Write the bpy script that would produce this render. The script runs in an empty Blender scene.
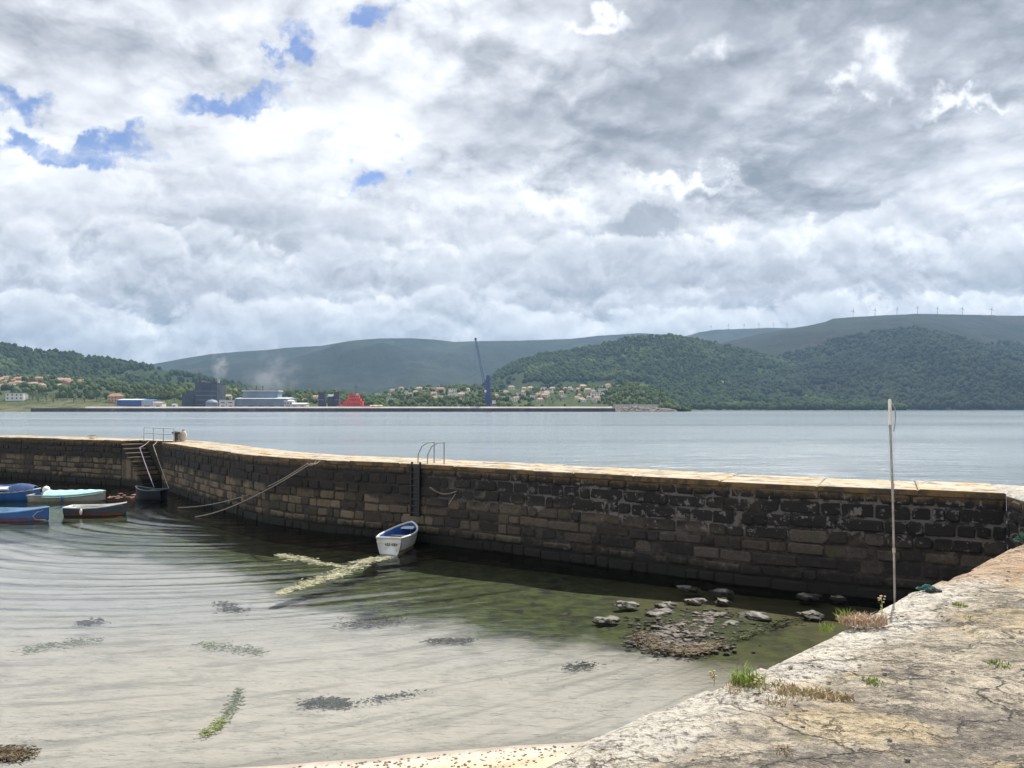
import bpy, bmesh, math, random
import numpy as np
from mathutils import Vector, Matrix
random.seed(7); rng = np.random.default_rng(11)
C = bpy.context.scene.collection
R = math.radians
F, CX, CY, HOR = 740.0, 512.0, 384.0, 408.5
CAMZ, QZ = 3.95, 2.30
PITCH = math.atan((HOR-CY)/F)

# ------------------------------------------------------------------ placing
def P(px, py, z=0.0):
    """world point at height z seen at a pixel of the photograph"""
    dx, dz = (px-CX)/F, (CY-py)/F
    y = math.cos(PITCH)-dz*math.sin(PITCH); zz = math.sin(PITCH)+dz*math.cos(PITCH)
    k = (z-CAMZ)/zz
    return Vector((dx*k, y*k, z))
def Q(px, py, D):
    """world point at depth D seen at a pixel"""
    dx, dz = (px-CX)/F, (CY-py)/F
    y = math.cos(PITCH)-dz*math.sin(PITCH); zz = math.sin(PITCH)+dz*math.cos(PITCH)
    k = D/y
    return Vector((dx*k, D, CAMZ+zz*k))
def lerp(a, b, t): return a+(b-a)*t

# ------------------------------------------------------------------ noise
def _h(ix, iy, s):
    n = (ix.astype(np.int64)*374761393 + iy.astype(np.int64)*668265263 + s*1274126177) & 0x7fffffff
    n = ((n ^ (n >> 13))*1274126177) & 0x7fffffff
    n = n ^ (n >> 16)
    return (n & 0xffff)/65535.0
def vnoise(x, y, s=0):
    x = np.asarray(x, float); y = np.asarray(y, float)
    ix = np.floor(x); iy = np.floor(y); fx = x-ix; fy = y-iy
    fx = fx*fx*(3-2*fx); fy = fy*fy*(3-2*fy)
    a = _h(ix, iy, s); b = _h(ix+1, iy, s); c = _h(ix, iy+1, s); d = _h(ix+1, iy+1, s)
    return (a+(b-a)*fx)*(1-fy)+(c+(d-c)*fx)*fy
def fbm(x, y, o=4, s=0):
    r = 0; a = .5; t = 0
    for k in range(o):
        r = r+a*vnoise(x*2**k, y*2**k, s+k*17); t += a; a *= .5
    return r/t-.5

# ------------------------------------------------------------------ objects
def tag(o, label=None, cat=None, group=None, kind=None):
    if label: o['label'] = label
    if cat: o['category'] = cat
    if group: o['group'] = group
    if kind: o['kind'] = kind
    return o
def thing(name, label, cat, loc=(0,0,0), rz=0, group=None):
    o = bpy.data.objects.new(name, None); C.objects.link(o)
    o.location = loc; o.rotation_euler = (0,0,rz); o.empty_display_size = .2
    return tag(o, label, cat, group)
def link(name, me, mat, parent=None):
    o = bpy.data.objects.new(name, me); C.objects.link(o)
    if mat is not None and not me.materials: me.materials.append(mat)
    if parent: o.parent = parent
    return o
def mesh_np(name, V, faces, mat, parent=None, smooth=False, loops=None):
    me = bpy.data.meshes.new(name)
    if isinstance(faces, np.ndarray):
        n, k = faces.shape
        me.vertices.add(len(V)); me.vertices.foreach_set('co', np.asarray(V, np.float32).ravel())
        me.loops.add(n*k); me.loops.foreach_set('vertex_index', faces.astype(np.int32).ravel())
        me.polygons.add(n); me.polygons.foreach_set('loop_start', np.arange(0, n*k, k, dtype=np.int32))
        me.update(calc_edges=True); me.validate()
    else:
        me.from_pydata([tuple(v) for v in V], [], faces); me.update()
    if smooth: me.polygons.foreach_set('use_smooth', [True]*len(me.polygons))
    return link(name, me, mat, parent)
def grid(name, X, Y, Z, mat, parent=None, smooth=True, flip=False):
    n, m = X.shape
    V = np.stack([X, Y, Z], -1).reshape(-1, 3)
    i = np.arange(n*m).reshape(n, m)
    f = np.stack([i[:-1,:-1], i[1:,:-1], i[1:,1:], i[:-1,1:]], -1).reshape(-1, 4)
    if flip: f = f[:, ::-1]
    return mesh_np(name, V, f, mat, parent, smooth)
class MB:
    """collects shapes, links them as one mesh object"""
    def __init__(s): s.v = []; s.f = []
    def add(s, vs, fs):
        n = len(s.v); s.v += [tuple(v) for v in vs]; s.f += [[n+i for i in f] for f in fs]; return s
    def box(s, c, d, rz=0, jit=0):
        x, y, z = [a/2 for a in d]; vs = []
        for a in (-1,1):
            for b in (-1,1):
                for e in (-1,1):
                    v = Vector((a*x, b*y, e*z)); v.rotate(Matrix.Rotation(rz, 3, 'Z'))
                    vs.append(v+Vector(c)+Vector([random.uniform(-jit, jit) for _ in range(3)]))
        return s.add(vs, [(0,1,3,2),(4,6,7,5),(0,4,5,1),(2,3,7,6),(0,2,6,4),(1,5,7,3)])
    def tube(s, pts, r, n=8, caps=True):
        pts = [Vector(p) for p in pts]; rs = r if isinstance(r, (list, tuple)) else [r]*len(pts)
        vs = []; fs = []; up = None
        for i, p in enumerate(pts):
            d = (pts[min(i+1, len(pts)-1)]-pts[max(i-1, 0)]).normalized()
            if up is None: up = Vector((0,0,1)) if abs(d.z) < .9 else Vector((1,0,0))
            a = d.cross(up)
            a = a.normalized() if a.length > 1e-5 else d.orthogonal().normalized()
            b = a.cross(d).normalized(); up = b
            for k in range(n):
                t = 2*math.pi*k/n; vs.append(p+(a*math.cos(t)+b*math.sin(t))*rs[i])
        for i in range(len(pts)-1):
            for k in range(n):
                fs.append((i*n+k, i*n+(k+1)%n, (i+1)*n+(k+1)%n, (i+1)*n+k))
        if caps:
            fs.append(tuple(range(n))[::-1]); fs.append(tuple((len(pts)-1)*n+k for k in range(n)))
        return s.add(vs, fs)
    def blob(s, c, rad, sub=2, jit=.15, seed=0, flat=1):
        bm = bmesh.new(); bmesh.ops.create_icosphere(bm, subdivisions=sub, radius=1)
        rr = random.Random(seed); o = [rr.uniform(0, 50) for _ in range(2)]
        vs = []
        for v in bm.verts:
            k = 1+jit*2*float(fbm(v.co.x*1.7+o[0]+v.co.z, v.co.y*1.7+o[1]-v.co.z*.7, 3))
            vs.append(Vector((v.co.x*rad[0]*k, v.co.y*rad[1]*k, v.co.z*rad[2]*k))+Vector(c))
        s.add(vs, [[v.index for v in f.verts] for f in bm.faces]); bm.free(); return s
    def lathe(s, prof, c=(0,0,0), n=16):
        vs = []; fs = []
        for r, z in prof:
            for k in range(n):
                t = 2*math.pi*k/n; vs.append((c[0]+r*math.cos(t), c[1]+r*math.sin(t), c[2]+z))
        for i in range(len(prof)-1):
            for k in range(n): fs.append((i*n+k, i*n+(k+1)%n, (i+1)*n+(k+1)%n, (i+1)*n+k))
        fs.append(tuple(range(n))[::-1]); fs.append(tuple((len(prof)-1)*n+k for k in range(n)))
        return s.add(vs, fs)
    def build(s, name, mat, parent=None, smooth=False):
        me = bpy.data.meshes.new(name); me.from_pydata(s.v, [], s.f); me.update()
        if smooth: me.polygons.foreach_set('use_smooth', [True]*len(me.polygons))
        return link(name, me, mat, parent)
def copy_tree(o, parent=None):
    c = o.copy(); C.objects.link(c)
    if parent: c.parent = parent
    for ch in list(o.children): copy_tree(ch, c)
    return c

# ------------------------------------------------------------------ node helper
class NT:
    dim = '3D'
    def __init__(s, nt): s.t = nt; s.n = nt.nodes; s.l = nt.links
    def node(s, kind, **k):
        n = s.n.new(kind)
        for a, b in k.items(): setattr(n, a, b)
        return n
    def put(s, sock, v):
        if hasattr(v, 'links') or isinstance(v, bpy.types.NodeSocket): s.l.new(v, sock)
        elif v is not None:
            if isinstance(v, (tuple, list)) and len(v) == 3 and sock.type == 'RGBA': v = (*v, 1)
            sock.default_value = v
    def m(s, op, a, b=None, c=None, clamp=False):
        n = s.node('ShaderNodeMath', operation=op, use_clamp=clamp)
        for i, v in enumerate((a, b, c)):
            if v is not None: s.put(n.inputs[i], v)
        return n.outputs[0]
    def vm(s, op, a, b=None, c=None):
        n = s.node('ShaderNodeVectorMath', operation=op)
        for i, v in enumerate((a, b, c)):
            if v is not None:
                if op == 'SCALE' and i == 1: s.put(n.inputs['Scale'], v)
                else: s.put(n.inputs[i], v)
        return n.outputs['Value'] if op in ('LENGTH', 'DISTANCE', 'DOT_PRODUCT') else n.outputs[0]
    def noise(s, vec, scale, detail=4, rough=.55, dist=0, color=False):
        n = s.node('ShaderNodeTexNoise', noise_dimensions=s.dim); s.put(n.inputs['Vector'], vec)
        n.inputs['Scale'].default_value = scale; n.inputs['Detail'].default_value = detail
        n.inputs['Roughness'].default_value = rough; n.inputs['Distortion'].default_value = dist
        return n.outputs['Color' if color else 'Fac']
    def voro(s, vec, scale, feat='DISTANCE_TO_EDGE', rand=1.0, out='Distance'):
        n = s.node('ShaderNodeTexVoronoi', feature=feat); s.put(n.inputs['Vector'], vec)
        n.inputs['Scale'].default_value = scale; n.inputs['Randomness'].default_value = rand
        return n.outputs[out]
    def ramp(s, v, a, b, lo=0.0, hi=1.0, smooth=True):
        n = s.node('ShaderNodeMapRange', interpolation_type='SMOOTHSTEP' if smooth else 'LINEAR', clamp=True)
        s.put(n.inputs[0], v)
        for i, q in enumerate((a, b, lo, hi)): s.put(n.inputs[i+1], q)
        return n.outputs[0]
    def mix(s, f, a, b, mode='MIX'):
        n = s.node('ShaderNodeMix', data_type='RGBA', blend_type=mode)
        s.put(n.inputs['Factor'], f); s.put(n.inputs['A'], a) if False else None
        s.put(n.inputs[6], a); s.put(n.inputs[7], b); return n.outputs[2]
    def xyz(s, v):
        n = s.node('ShaderNodeSeparateXYZ'); s.put(n.inputs[0], v); return n.outputs
    def comb(s, x, y, z):
        n = s.node('ShaderNodeCombineXYZ')
        for i, v in enumerate((x, y, z)): s.put(n.inputs[i], v)
        return n.outputs[0]
    def pos(s): return s.node('ShaderNodeNewGeometry').outputs['Position']
    def island(s): return s.node('ShaderNodeNewGeometry').outputs['Random Per Island']
    def obj(s): return s.node('ShaderNodeTexCoord').outputs['Object']
    def bump(s, h, strength=.5, dist=.02, normal=None):
        n = s.node('ShaderNodeBump'); s.put(n.inputs['Height'], h)
        n.inputs['Strength'].default_value = strength; n.inputs['Distance'].default_value = dist
        if normal is not None: s.put(n.inputs['Normal'], normal)
        return n.outputs[0]
def material(name, fn):
    m = bpy.data.materials.new(name); m.use_nodes = True; t = NT(m.node_tree)
    b = m.node_tree.nodes['Principled BSDF']; fn(t, b); return m
def simple(name, col, rough=.6, var=.25, scale=6, metal=0.0, bump=0, bscale=30, dirt=None):
    def fn(t, b):
        p = t.obj(); n = t.noise(p, scale, 5, .6)
        c = t.mix(t.ramp(n, .3, .7), tuple(x*(1-var) for x in col), tuple(min(1, x*(1+var)) for x in col))
        if dirt: c = t.mix(t.ramp(t.noise(p, scale*.7, 6, .7), .52, .7), c, dirt)
        t.put(b.inputs['Base Color'], c); b.inputs['Roughness'].default_value = rough
        b.inputs['Metallic'].default_value = metal
        if bump: t.put(b.inputs['Normal'], t.bump(t.noise(p, bscale, 4, .6), .5, bump))
    return material(name, fn)

# ------------------------------------------------------------------ render, camera
S = bpy.context.scene
S.view_settings.view_transform = 'Standard'; S.view_settings.look = 'None'
S.view_settings.exposure = 0.6; S.view_settings.gamma = 1
S.render.engine = 'CYCLES'
S.cycles.max_bounces = 6; S.cycles.diffuse_bounces = 2; S.cycles.glossy_bounces = 3
S.cycles.transparent_max_bounces = 12; S.cycles.volume_bounces = 0
S.cycles.caustics_reflective = False; S.cycles.caustics_refractive = False
cam = bpy.data.cameras.new('camera'); co = bpy.data.objects.new('camera', cam); C.objects.link(co)
cam.sensor_width = 36; cam.lens = 36*F/1024; cam.clip_start = .1; cam.clip_end = 60000
co.location = (0, 0, CAMZ); co.rotation_euler = (math.pi/2+PITCH, 0, 0)
S.camera = co

# ------------------------------------------------------------------ sun
SUN_EL, SUN_AZ = R(56), R(28)       # azimuth clockwise from +Y
sd = bpy.data.lights.new('sun', 'SUN'); sd.energy = 4.6; sd.angle = R(0.6); sd.color = (1, .95, .87)
so = bpy.data.objects.new('sun', sd); C.objects.link(so)
dirv = Vector((math.sin(SUN_AZ)*math.cos(SUN_EL), math.cos(SUN_AZ)*math.cos(SUN_EL), math.sin(SUN_EL)))
so.rotation_euler = (-dirv).to_track_quat('-Z', 'Y').to_euler(); so.location = (0, 0, 50)

# ------------------------------------------------------------------ world: sky with clouds
W = bpy.data.worlds.new('World'); S.world = W; W.use_nodes = True
t = NT(W.node_tree); bg = t.n['Background']; bg.inputs['Strength'].default_value = .1
sky = t.node('ShaderNodeTexSky', sky_type='NISHITA', sun_disc=False, sun_elevation=SUN_EL, sun_rotation=SUN_AZ)
d = t.node('ShaderNodeTexCoord').outputs['Generated']
x, y, z = t.xyz(d)[:]
ay = t.m('ADD', t.m('ABSOLUTE', y), .06)
u = t.m('DIVIDE', x, ay); v = t.m('DIVIDE', z, ay)
UV = t.comb(u, v, 0)
t.dim = '2D'
def wnoise(vec, sc, amp, det=8): return t.vm('SCALE', t.vm('SUBTRACT', t.noise(vec, sc, det, .62, color=True), (.5, .5, .5)), amp)
UVw = t.vm('MULTIPLY', t.vm('ADD', UV, t.vm('ADD', wnoise(UV, 7, .13, 3), wnoise(UV, 26, .07, 6))), (1, 1, 0))
def blob(px, py, rx, ry, soft=.5):
    u0 = (px-CX)/F/1.06; v0 = (HOR-py)/F/1.06
    q = t.vm('MULTIPLY', t.vm('SUBTRACT', UVw, (u0, v0, 0)), (F*1.06/rx, F*1.06/ry, 1))
    return t.ramp(t.vm('LENGTH', q), 1, 1-soft)
def total(lst):
    r = lst[0]
    for a in lst[1:]: r = t.m('ADD', r, a)
    return r
def billow(vec, scale, detail=5, rough=.5):
    """cauliflower heads: inverted rounded cell distance"""
    n = t.node('ShaderNodeTexVoronoi', feature='F1', voronoi_dimensions='2D', normalize=True); t.put(n.inputs['Vector'], vec); n.inputs['Scale'].default_value = scale
    n.inputs['Detail'].default_value = detail; n.inputs['Roughness'].default_value = rough; n.inputs['Lacunarity'].default_value = 2.2
    q = n.outputs['Distance']; return t.m('SUBTRACT', 1, t.m('MULTIPLY', t.m('MULTIPLY', q, q), 1.6))
# high deck of broken cloud, in perspective over the bay
zz = t.m('ADD', t.m('MAXIMUM', z, 0), .26)
PL = t.comb(t.m('DIVIDE', x, zz), t.m('DIVIDE', y, zz), 0)
PLw = t.vm('ADD', PL, wnoise(PL, 4, .10, 6))
b1 = billow(PLw, 3.4, 4, .5); b2 = billow(t.vm('ADD', PLw, (.01, .045, 0)), 3.4, 4, .5)
deckn = t.noise(PL, 2.3, 10, .56, .1); big = t.noise(PL, 1.1, 3, .5)
bright = t.m('ADD', .60, t.m('MULTIPLY', t.m('SUBTRACT', t.ramp(deckn, .32, .66), .5), .22))
bright = t.m('ADD', bright, t.m('MULTIPLY', t.m('SUBTRACT', b1, b2), .95))
bright = t.m('ADD', bright, t.m('MULTIPLY', t.m('SUBTRACT', b1, .75), .25))
bright = t.m('ADD', bright, t.m('MULTIPLY', t.m('SUBTRACT', big, .5), .25))
bright = t.m('SUBTRACT', bright, t.m('MULTIPLY', t.ramp(u, -.12, .35), .075))
bright = t.m('ADD', bright, t.m('MULTIPLY', t.ramp(u, .05, -.6), .06))
light = total([blob(720, 45, 34, 26, .9), blob(885, 60, 40, 35, .9), blob(845, 95, 26, 18, .9), blob(965, 105, 66, 13, .9),
               blob(600, 15, 55, 15, .9), blob(545, 200, 150, 24, 1), blob(820, 245, 34, 22, .9), blob(735, 235, 22, 26, .9),
               blob(910, 243, 24, 16, .9), blob(690, 178, 120, 14, 1), blob(990, 302, 60, 14, .9), blob(860, 308, 30, 9, .9)])
wide = total([blob(90, 40, 190, 75, 1), blob(90, 50, 170, 70, 1), blob(90, 50, 170, 70, 1), blob(250, 110, 260, 110, 1), blob(380, 60, 120, 90, 1)])
dark = total([blob(760, 120, 190, 55, 1), blob(930, 110, 130, 50, 1), blob(690, 140, 180, 50, 1), blob(960, 240, 130, 80, 1), blob(765, 205, 55, 22, .8)])
bright = t.m('ADD', bright, t.m('MULTIPLY', t.m('MULTIPLY', light, t.ramp(deckn, .30, .62, .45, 1)), .20))
bright = t.m('ADD', bright, t.m('MULTIPLY', wide, .035))
bright = t.m('SUBTRACT', bright, t.m('MULTIPLY', dark, .035))
# low cumulus banks near the horizon: heads with crisp lit tops, grey below
US = t.vm('MULTIPLY', UV, (1, 1.25, 1)); USw = t.vm('ADD', US, wnoise(US, 10, .05, 5))
c1 = billow(USw, 9, 4, .5); c2 = billow(t.vm('ADD', USw, (.004, .016, 0)), 9, 4, .5)
rel = t.m('SUBTRACT', c1, c2)
def bank(bright, vb, amp, off, alpha, hi, lo):
    nn = t.noise(t.comb(t.m('ADD', t.m('MULTIPLY', u, 2.2), off), off, 0), 1.0, 3, .55)
    vt = t.m('ADD', vb, t.m('MULTIPLY', t.m('SUBTRACT', nn, .5), amp))
    e = t.m('ADD', t.m('DIVIDE', t.m('SUBTRACT', vt, v), .030), t.m('MULTIPLY', t.m('SUBTRACT', c1, .65), 3.0))
    m_ = t.m('MULTIPLY', t.ramp(e, 0, .35), alpha)
    tone = t.m('ADD', t.ramp(e, 0, 3.2, hi, lo), t.m('MULTIPLY', rel, 1.1))
    return t.m('ADD', t.m('MULTIPLY', bright, t.m('SUBTRACT', 1, m_)), t.m('MULTIPLY', tone, m_))
bright = bank(bright, .26, .22, 3.3, .6, .70, .50)
bright = bank(bright, .20, .16, 11.7, .74, .71, .46)
bright = bank(bright, .125, .12, 23.1, .82, .70, .46)
bright = t.m('ADD', bright, t.m('MULTIPLY', light, .12))
lone = blob(655, 218, 60, 26, .5)
bright = t.m('ADD', t.m('MULTIPLY', bright, t.m('SUBTRACT', 1, lone)), t.m('MULTIPLY', t.m('ADD', .43, t.m('MULTIPLY', rel, .4)), lone))
bright = t.m('ADD', bright, t.m('MULTIPLY', t.ramp(v, .075, .03), .07))
ccol = t.node('ShaderNodeValToRGB'); cr = ccol.color_ramp
cr.elements[0].position = .25; cr.elements[0].color = (.20, .22, .25, 1)
cr.elements[1].position = 1.0; cr.elements[1].color = (1, 1, 1, 1)
for p_, c_ in ((.40, (.30, .315, .355, 1)), (.5, (.39, .405, .445, 1)), (.6, (.51, .525, .565, 1)), (.75, (.70, .71, .73, 1))):
    e = cr.elements.new(p_); e.color = c_
t.put(ccol.inputs[0], bright)
blue = total([blob(75, 150, 112, 26, .6), blob(20, 95, 45, 24, .9), blob(240, 103, 66, 22, .8), blob(290, 62, 24, 48, .8), blob(375, 10, 55, 24, .8), blob(372, 170, 36, 20, .9)])
gn = t.noise(t.vm('ADD', t.vm('MULTIPLY', UV, (.7, 1.2, 1)), wnoise(UV, 9, .08, 4)), 11, 9, .66)
gap = t.m('MULTIPLY', t.ramp(blue, 0, .15), t.ramp(t.m('SUBTRACT', t.m('MULTIPLY', blue, 1.15), t.m('MULTIPLY', t.m('SUBTRACT', gn, .5), 2.6)), .05, 1.35))
clouds = t.vm('SCALE', t.vm('MULTIPLY', ccol.outputs[0], (1.0, 1.0, 1.005)), 9.4)
skyb = t.mix(1.0, sky.outputs[0], (.50, .60, .86), 'MULTIPLY')
t.put(bg.inputs['Color'], t.mix(t.m('MULTIPLY', gap, .92), clouds, skyb))
W.cycles.sampling_method = 'MANUAL'; W.cycles.sample_map_resolution = 512

# ------------------------------------------------------------------ materials
def wall_mat(t, b, mortar=False):
    p = t.pos(); x, y, z = t.xyz(p)[:]
    n1 = t.noise(p, 1.1, 5, .6); n2 = t.noise(p, 7, 6, .65); n3 = t.noise(p, 40, 4, .6)
    zn = t.m('ADD', z, t.m('MULTIPLY', t.m('SUBTRACT', n1, .5), .75))
    zn2 = t.m('ADD', z, t.m('MULTIPLY', t.m('SUBTRACT', n2, .5), .35))
    if mortar:
        c = t.mix(t.ramp(n2, .35, .65), (.030, .026, .024), (.075, .062, .052))
        msk = t.m('MULTIPLY', t.m('MULTIPLY', t.ramp(x, -5, 2), t.ramp(zn, 1.0, 1.35)), t.ramp(t.noise(p, 2.2, 5, .65), .44, .54))
        c = t.mix(msk, c, (.30, .275, .255))
    else:
        r = t.island()
        warm = t.mix(r, (.075, .060, .043), (.160, .128, .088))
        cold = t.mix(r, (.030, .025, .024), (.072, .060, .054))
        c = t.mix(t.ramp(t.m('ADD', x, t.m('MULTIPLY', n1, 5)), -4, 7), warm, cold)
        c = t.mix(t.m('MULTIPLY', t.ramp(n2, .5, .7), .6), c, (.11, .092, .072))
        c = t.mix(t.m('MULTIPLY', t.ramp(t.noise(p, 2.6, 5, .6), .55, .68), .5), c, (.055, .070, .030))
        c = t.mix(t.m('MULTIPLY', t.ramp(t.noise(p, 11, 6, .7), .5, .66), .6), c, (.025, .021, .02))
        sm_ = t.m('MULTIPLY', t.m('MULTIPLY', t.ramp(x, -4, 3), t.ramp(zn, .95, 1.3)), t.ramp(t.noise(p, 4.5, 7, .72), .56, .61))
        c0_ = t.mix(r, (.6, .6, .62), (1.5, 1.45, 1.36)); c = t.mix(1.0, c, c0_, 'MULTIPLY')
    # black lichen band under the coping, dark weed at the water
    band = t.m('MULTIPLY', t.ramp(zn, 1.18, 1.42), t.ramp(zn2, 2.26, 2.08))
    c = t.mix(t.m('MULTIPLY', band, .45 if mortar else .88), c, (.014, .013, .015))
    if not mortar: c = t.mix(t.m('MULTIPLY', sm_, .8), c, (.25, .23, .21))
    c = t.mix(t.m('MULTIPLY', t.ramp(zn2, 2.02, 2.2), .75), c, (.17, .115, .055))
    c = t.mix(t.ramp(zn2, .48, .26), c, (.014, .014, .011))
    c = t.mix(t.m('MULTIPLY', t.ramp(n3, .35, .75), .35), c, (.02, .018, .016))
    t.put(b.inputs['Base Color'], c); b.inputs['Roughness'].default_value = .9
    t.put(b.inputs['Normal'], t.bump(t.m('ADD', n2, t.m('MULTIPLY', n3, .5)), .8, .03))
M_wall = material('wall_stone', lambda t, b: wall_mat(t, b))
M_mortar = material('wall_mortar', lambda t, b: wall_mat(t, b, True))
def deck_mat(t, b):
    p = t.pos(); n1 = t.noise(p, .9, 5, .6); n2 = t.noise(p, 6, 6, .7); n3 = t.noise(p, 30, 4, .6)
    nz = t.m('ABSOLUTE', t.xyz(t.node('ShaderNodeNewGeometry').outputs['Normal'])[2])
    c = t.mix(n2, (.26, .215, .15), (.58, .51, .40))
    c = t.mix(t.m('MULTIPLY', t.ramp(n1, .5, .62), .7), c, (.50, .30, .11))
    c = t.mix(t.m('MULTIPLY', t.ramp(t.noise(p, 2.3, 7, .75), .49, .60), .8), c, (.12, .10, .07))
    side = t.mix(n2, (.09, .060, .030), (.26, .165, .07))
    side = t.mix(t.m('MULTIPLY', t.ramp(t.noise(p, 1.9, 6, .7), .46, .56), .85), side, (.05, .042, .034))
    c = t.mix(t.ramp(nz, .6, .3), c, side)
    t.put(b.inputs['Base Color'], c); b.inputs['Roughness'].default_value = .85
    t.put(b.inputs['Normal'], t.bump(t.m('ADD', n2, n3), .6, .02))
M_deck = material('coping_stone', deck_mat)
def quay_mat(t, b):
    p = t.pos()
    q0 = t.vm('MULTIPLY', p, (1, 1, 0))
    rot = t.node('ShaderNodeMapping'); t.put(rot.inputs[0], q0); rot.inputs['Rotation'].default_value = (0, 0, R(28)); rot.inputs['Scale'].default_value = (.62, 1.25, 1)
    q = rot.outputs[0]
    w = t.vm('SCALE', t.vm('SUBTRACT', t.noise(q0, 1.3, 6, .6, color=True), (.5, .5, .5)), .75)
    qw = t.vm('ADD', q, w)
    cell = t.voro(qw, 1.0, 'F1', out='Color'); cr_ = t.xyz(cell)[0]
    edge = t.voro(qw, 1.0); crack = t.ramp(edge, .012, .002)
    crack = t.m('MULTIPLY', crack, t.ramp(t.noise(q0, 1.1, 4, .6), .40, .56))
    edge2 = t.voro(t.vm('ADD', q, t.vm('SCALE', w, 1.6)), 2.3); crack2 = t.m('MULTIPLY', t.ramp(edge2, .03, .0), t.ramp(t.noise(q0, 1.6, 4, .6), .52, .62))
    cracks = t.m('MAXIMUM', crack, t.m('MULTIPLY', crack2, .8))
    n1 = t.noise(qw, 1.4, 8, .62); n2 = t.noise(q0, 9, 7, .7); n3 = t.noise(q0, 55, 4, .65)
    # streaky bedding across the quay
    sm = t.node('ShaderNodeMapping'); t.put(sm.inputs[0], q0); sm.inputs['Rotation'].default_value = (0, 0, R(8)); sm.inputs['Scale'].default_value = (.7, 2.4, 1)
    st = t.noise(t.vm('ADD', sm.outputs[0], t.vm('SCALE', w, .8)), 2.4, 10, .74)
    mot = t.noise(q0, 22, 7, .75)
    c = t.mix(t.ramp(st, .36, .62), (.19, .166, .135), (.52, .46, .36))
    c = t.mix(t.m('MULTIPLY', t.ramp(n1, .47, .60), .7), c, (.60, .54, .43))
    c = t.mix(t.m('MULTIPLY', t.ramp(t.m('ADD', n1, t.m('MULTIPLY', cr_, .22)), .60, .50), .8), c, (.17, .152, .135))
    c = t.mix(t.m('MULTIPLY', t.ramp(t.noise(q0, .8, 6, .65), .53, .62), .6), c, (.62, .49, .28))
    c = t.mix(t.m('MULTIPLY', t.ramp(n2, .52, .68), .6), c, (.10, .085, .068))
    c = t.mix(t.m('MULTIPLY', t.ramp(n2, .46, .32), .5), c, (.70, .65, .53))
    c = t.mix(t.m('MULTIPLY', t.ramp(mot, .50, .60), .5), c, (.085, .072, .06))
    c = t.mix(t.m('MULTIPLY', t.ramp(mot, .46, .36), .4), c, (.68, .63, .52))
    c = t.mix(t.m('MULTIPLY', t.ramp(n3, .52, .66), .5), c, (.07, .06, .05))
    sm2 = t.node('ShaderNodeMapping'); t.put(sm2.inputs[0], q0); sm2.inputs['Rotation'].default_value = (0, 0, R(-14)); sm2.inputs['Scale'].default_value = (.8, 2.8, 1)
    l1 = t.noise(t.vm('ADD', sm2.outputs[0], t.vm('SCALE', w, .7)), 1.5, 7, .62); l2 = t.noise(sm.outputs[0], 3.6, 7, .66)
    ln = t.m('MAXIMUM', t.ramp(t.m('ABSOLUTE', t.m('SUBTRACT', l1, .5)), .010, .0), t.m('MULTIPLY', t.ramp(t.m('ABSOLUTE', t.m('SUBTRACT', l2, .52)), .014, .0), .7))
    ln = t.m('MULTIPLY', ln, t.ramp(t.noise(q0, 2.6, 5, .65), .42, .56))
    c = t.mix(t.m('MULTIPLY', ln, .75), c, (.06, .05, .042))
    c = t.mix(1.0, c, (1.06, 1.03, .99), 'MULTIPLY')
    # pale and rusty rim along the edge
    px, py, pz = t.xyz(p)[:]
    ed = t.m('MULTIPLY', t.m('ADD', t.m('SUBTRACT', px, t.m('MULTIPLY', py, 1.065)), 3.33), .68)
    edn = t.m('ADD', ed, t.m('MULTIPLY', t.m('SUBTRACT', n1, .5), .9))
    c = t.mix(t.m('MULTIPLY', t.m('MULTIPLY', t.ramp(edn, .34, .14), t.ramp(mot, .60, .48)), .8), c, (.72, .68, .60))
    rust = t.m('MULTIPLY', t.m('MULTIPLY', t.ramp(edn, .55, .30), t.ramp(py, 6.6, 7.6)), t.ramp(py, 10.5, 9.5))
    c = t.mix(t.m('MULTIPLY', rust, .65), c, (.42, .235, .10))
    moss = t.m('MULTIPLY', t.ramp(t.noise(q0, 1.9, 5, .6), .60, .68), t.ramp(edge, .16, .03))
    c = t.mix(t.m('MULTIPLY', moss, .55), c, (.20, .19, .07))
    c = t.mix(t.m('MULTIPLY', cracks, .8), c, (.07, .055, .04))
    t.put(b.inputs['Base Color'], c); b.inputs['Roughness'].default_value = .9
    h = t.m('SUBTRACT', t.m('ADD', t.m('ADD', t.m('MULTIPLY', st, .8), t.m('MULTIPLY', n2, .7)), t.m('ADD', t.m('MULTIPLY', n3, .25), t.m('MULTIPLY', cr_, .25))), t.m('ADD', t.m('MULTIPLY', cracks, .9), t.m('MULTIPLY', ln, .45)))
    h = t.m('ADD', h, t.m('MULTIPLY', mot, .5))
    t.put(b.inputs['Normal'], t.bump(h, 1.0, .06))
M_quay = material('quay_stone', quay_mat)
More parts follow.
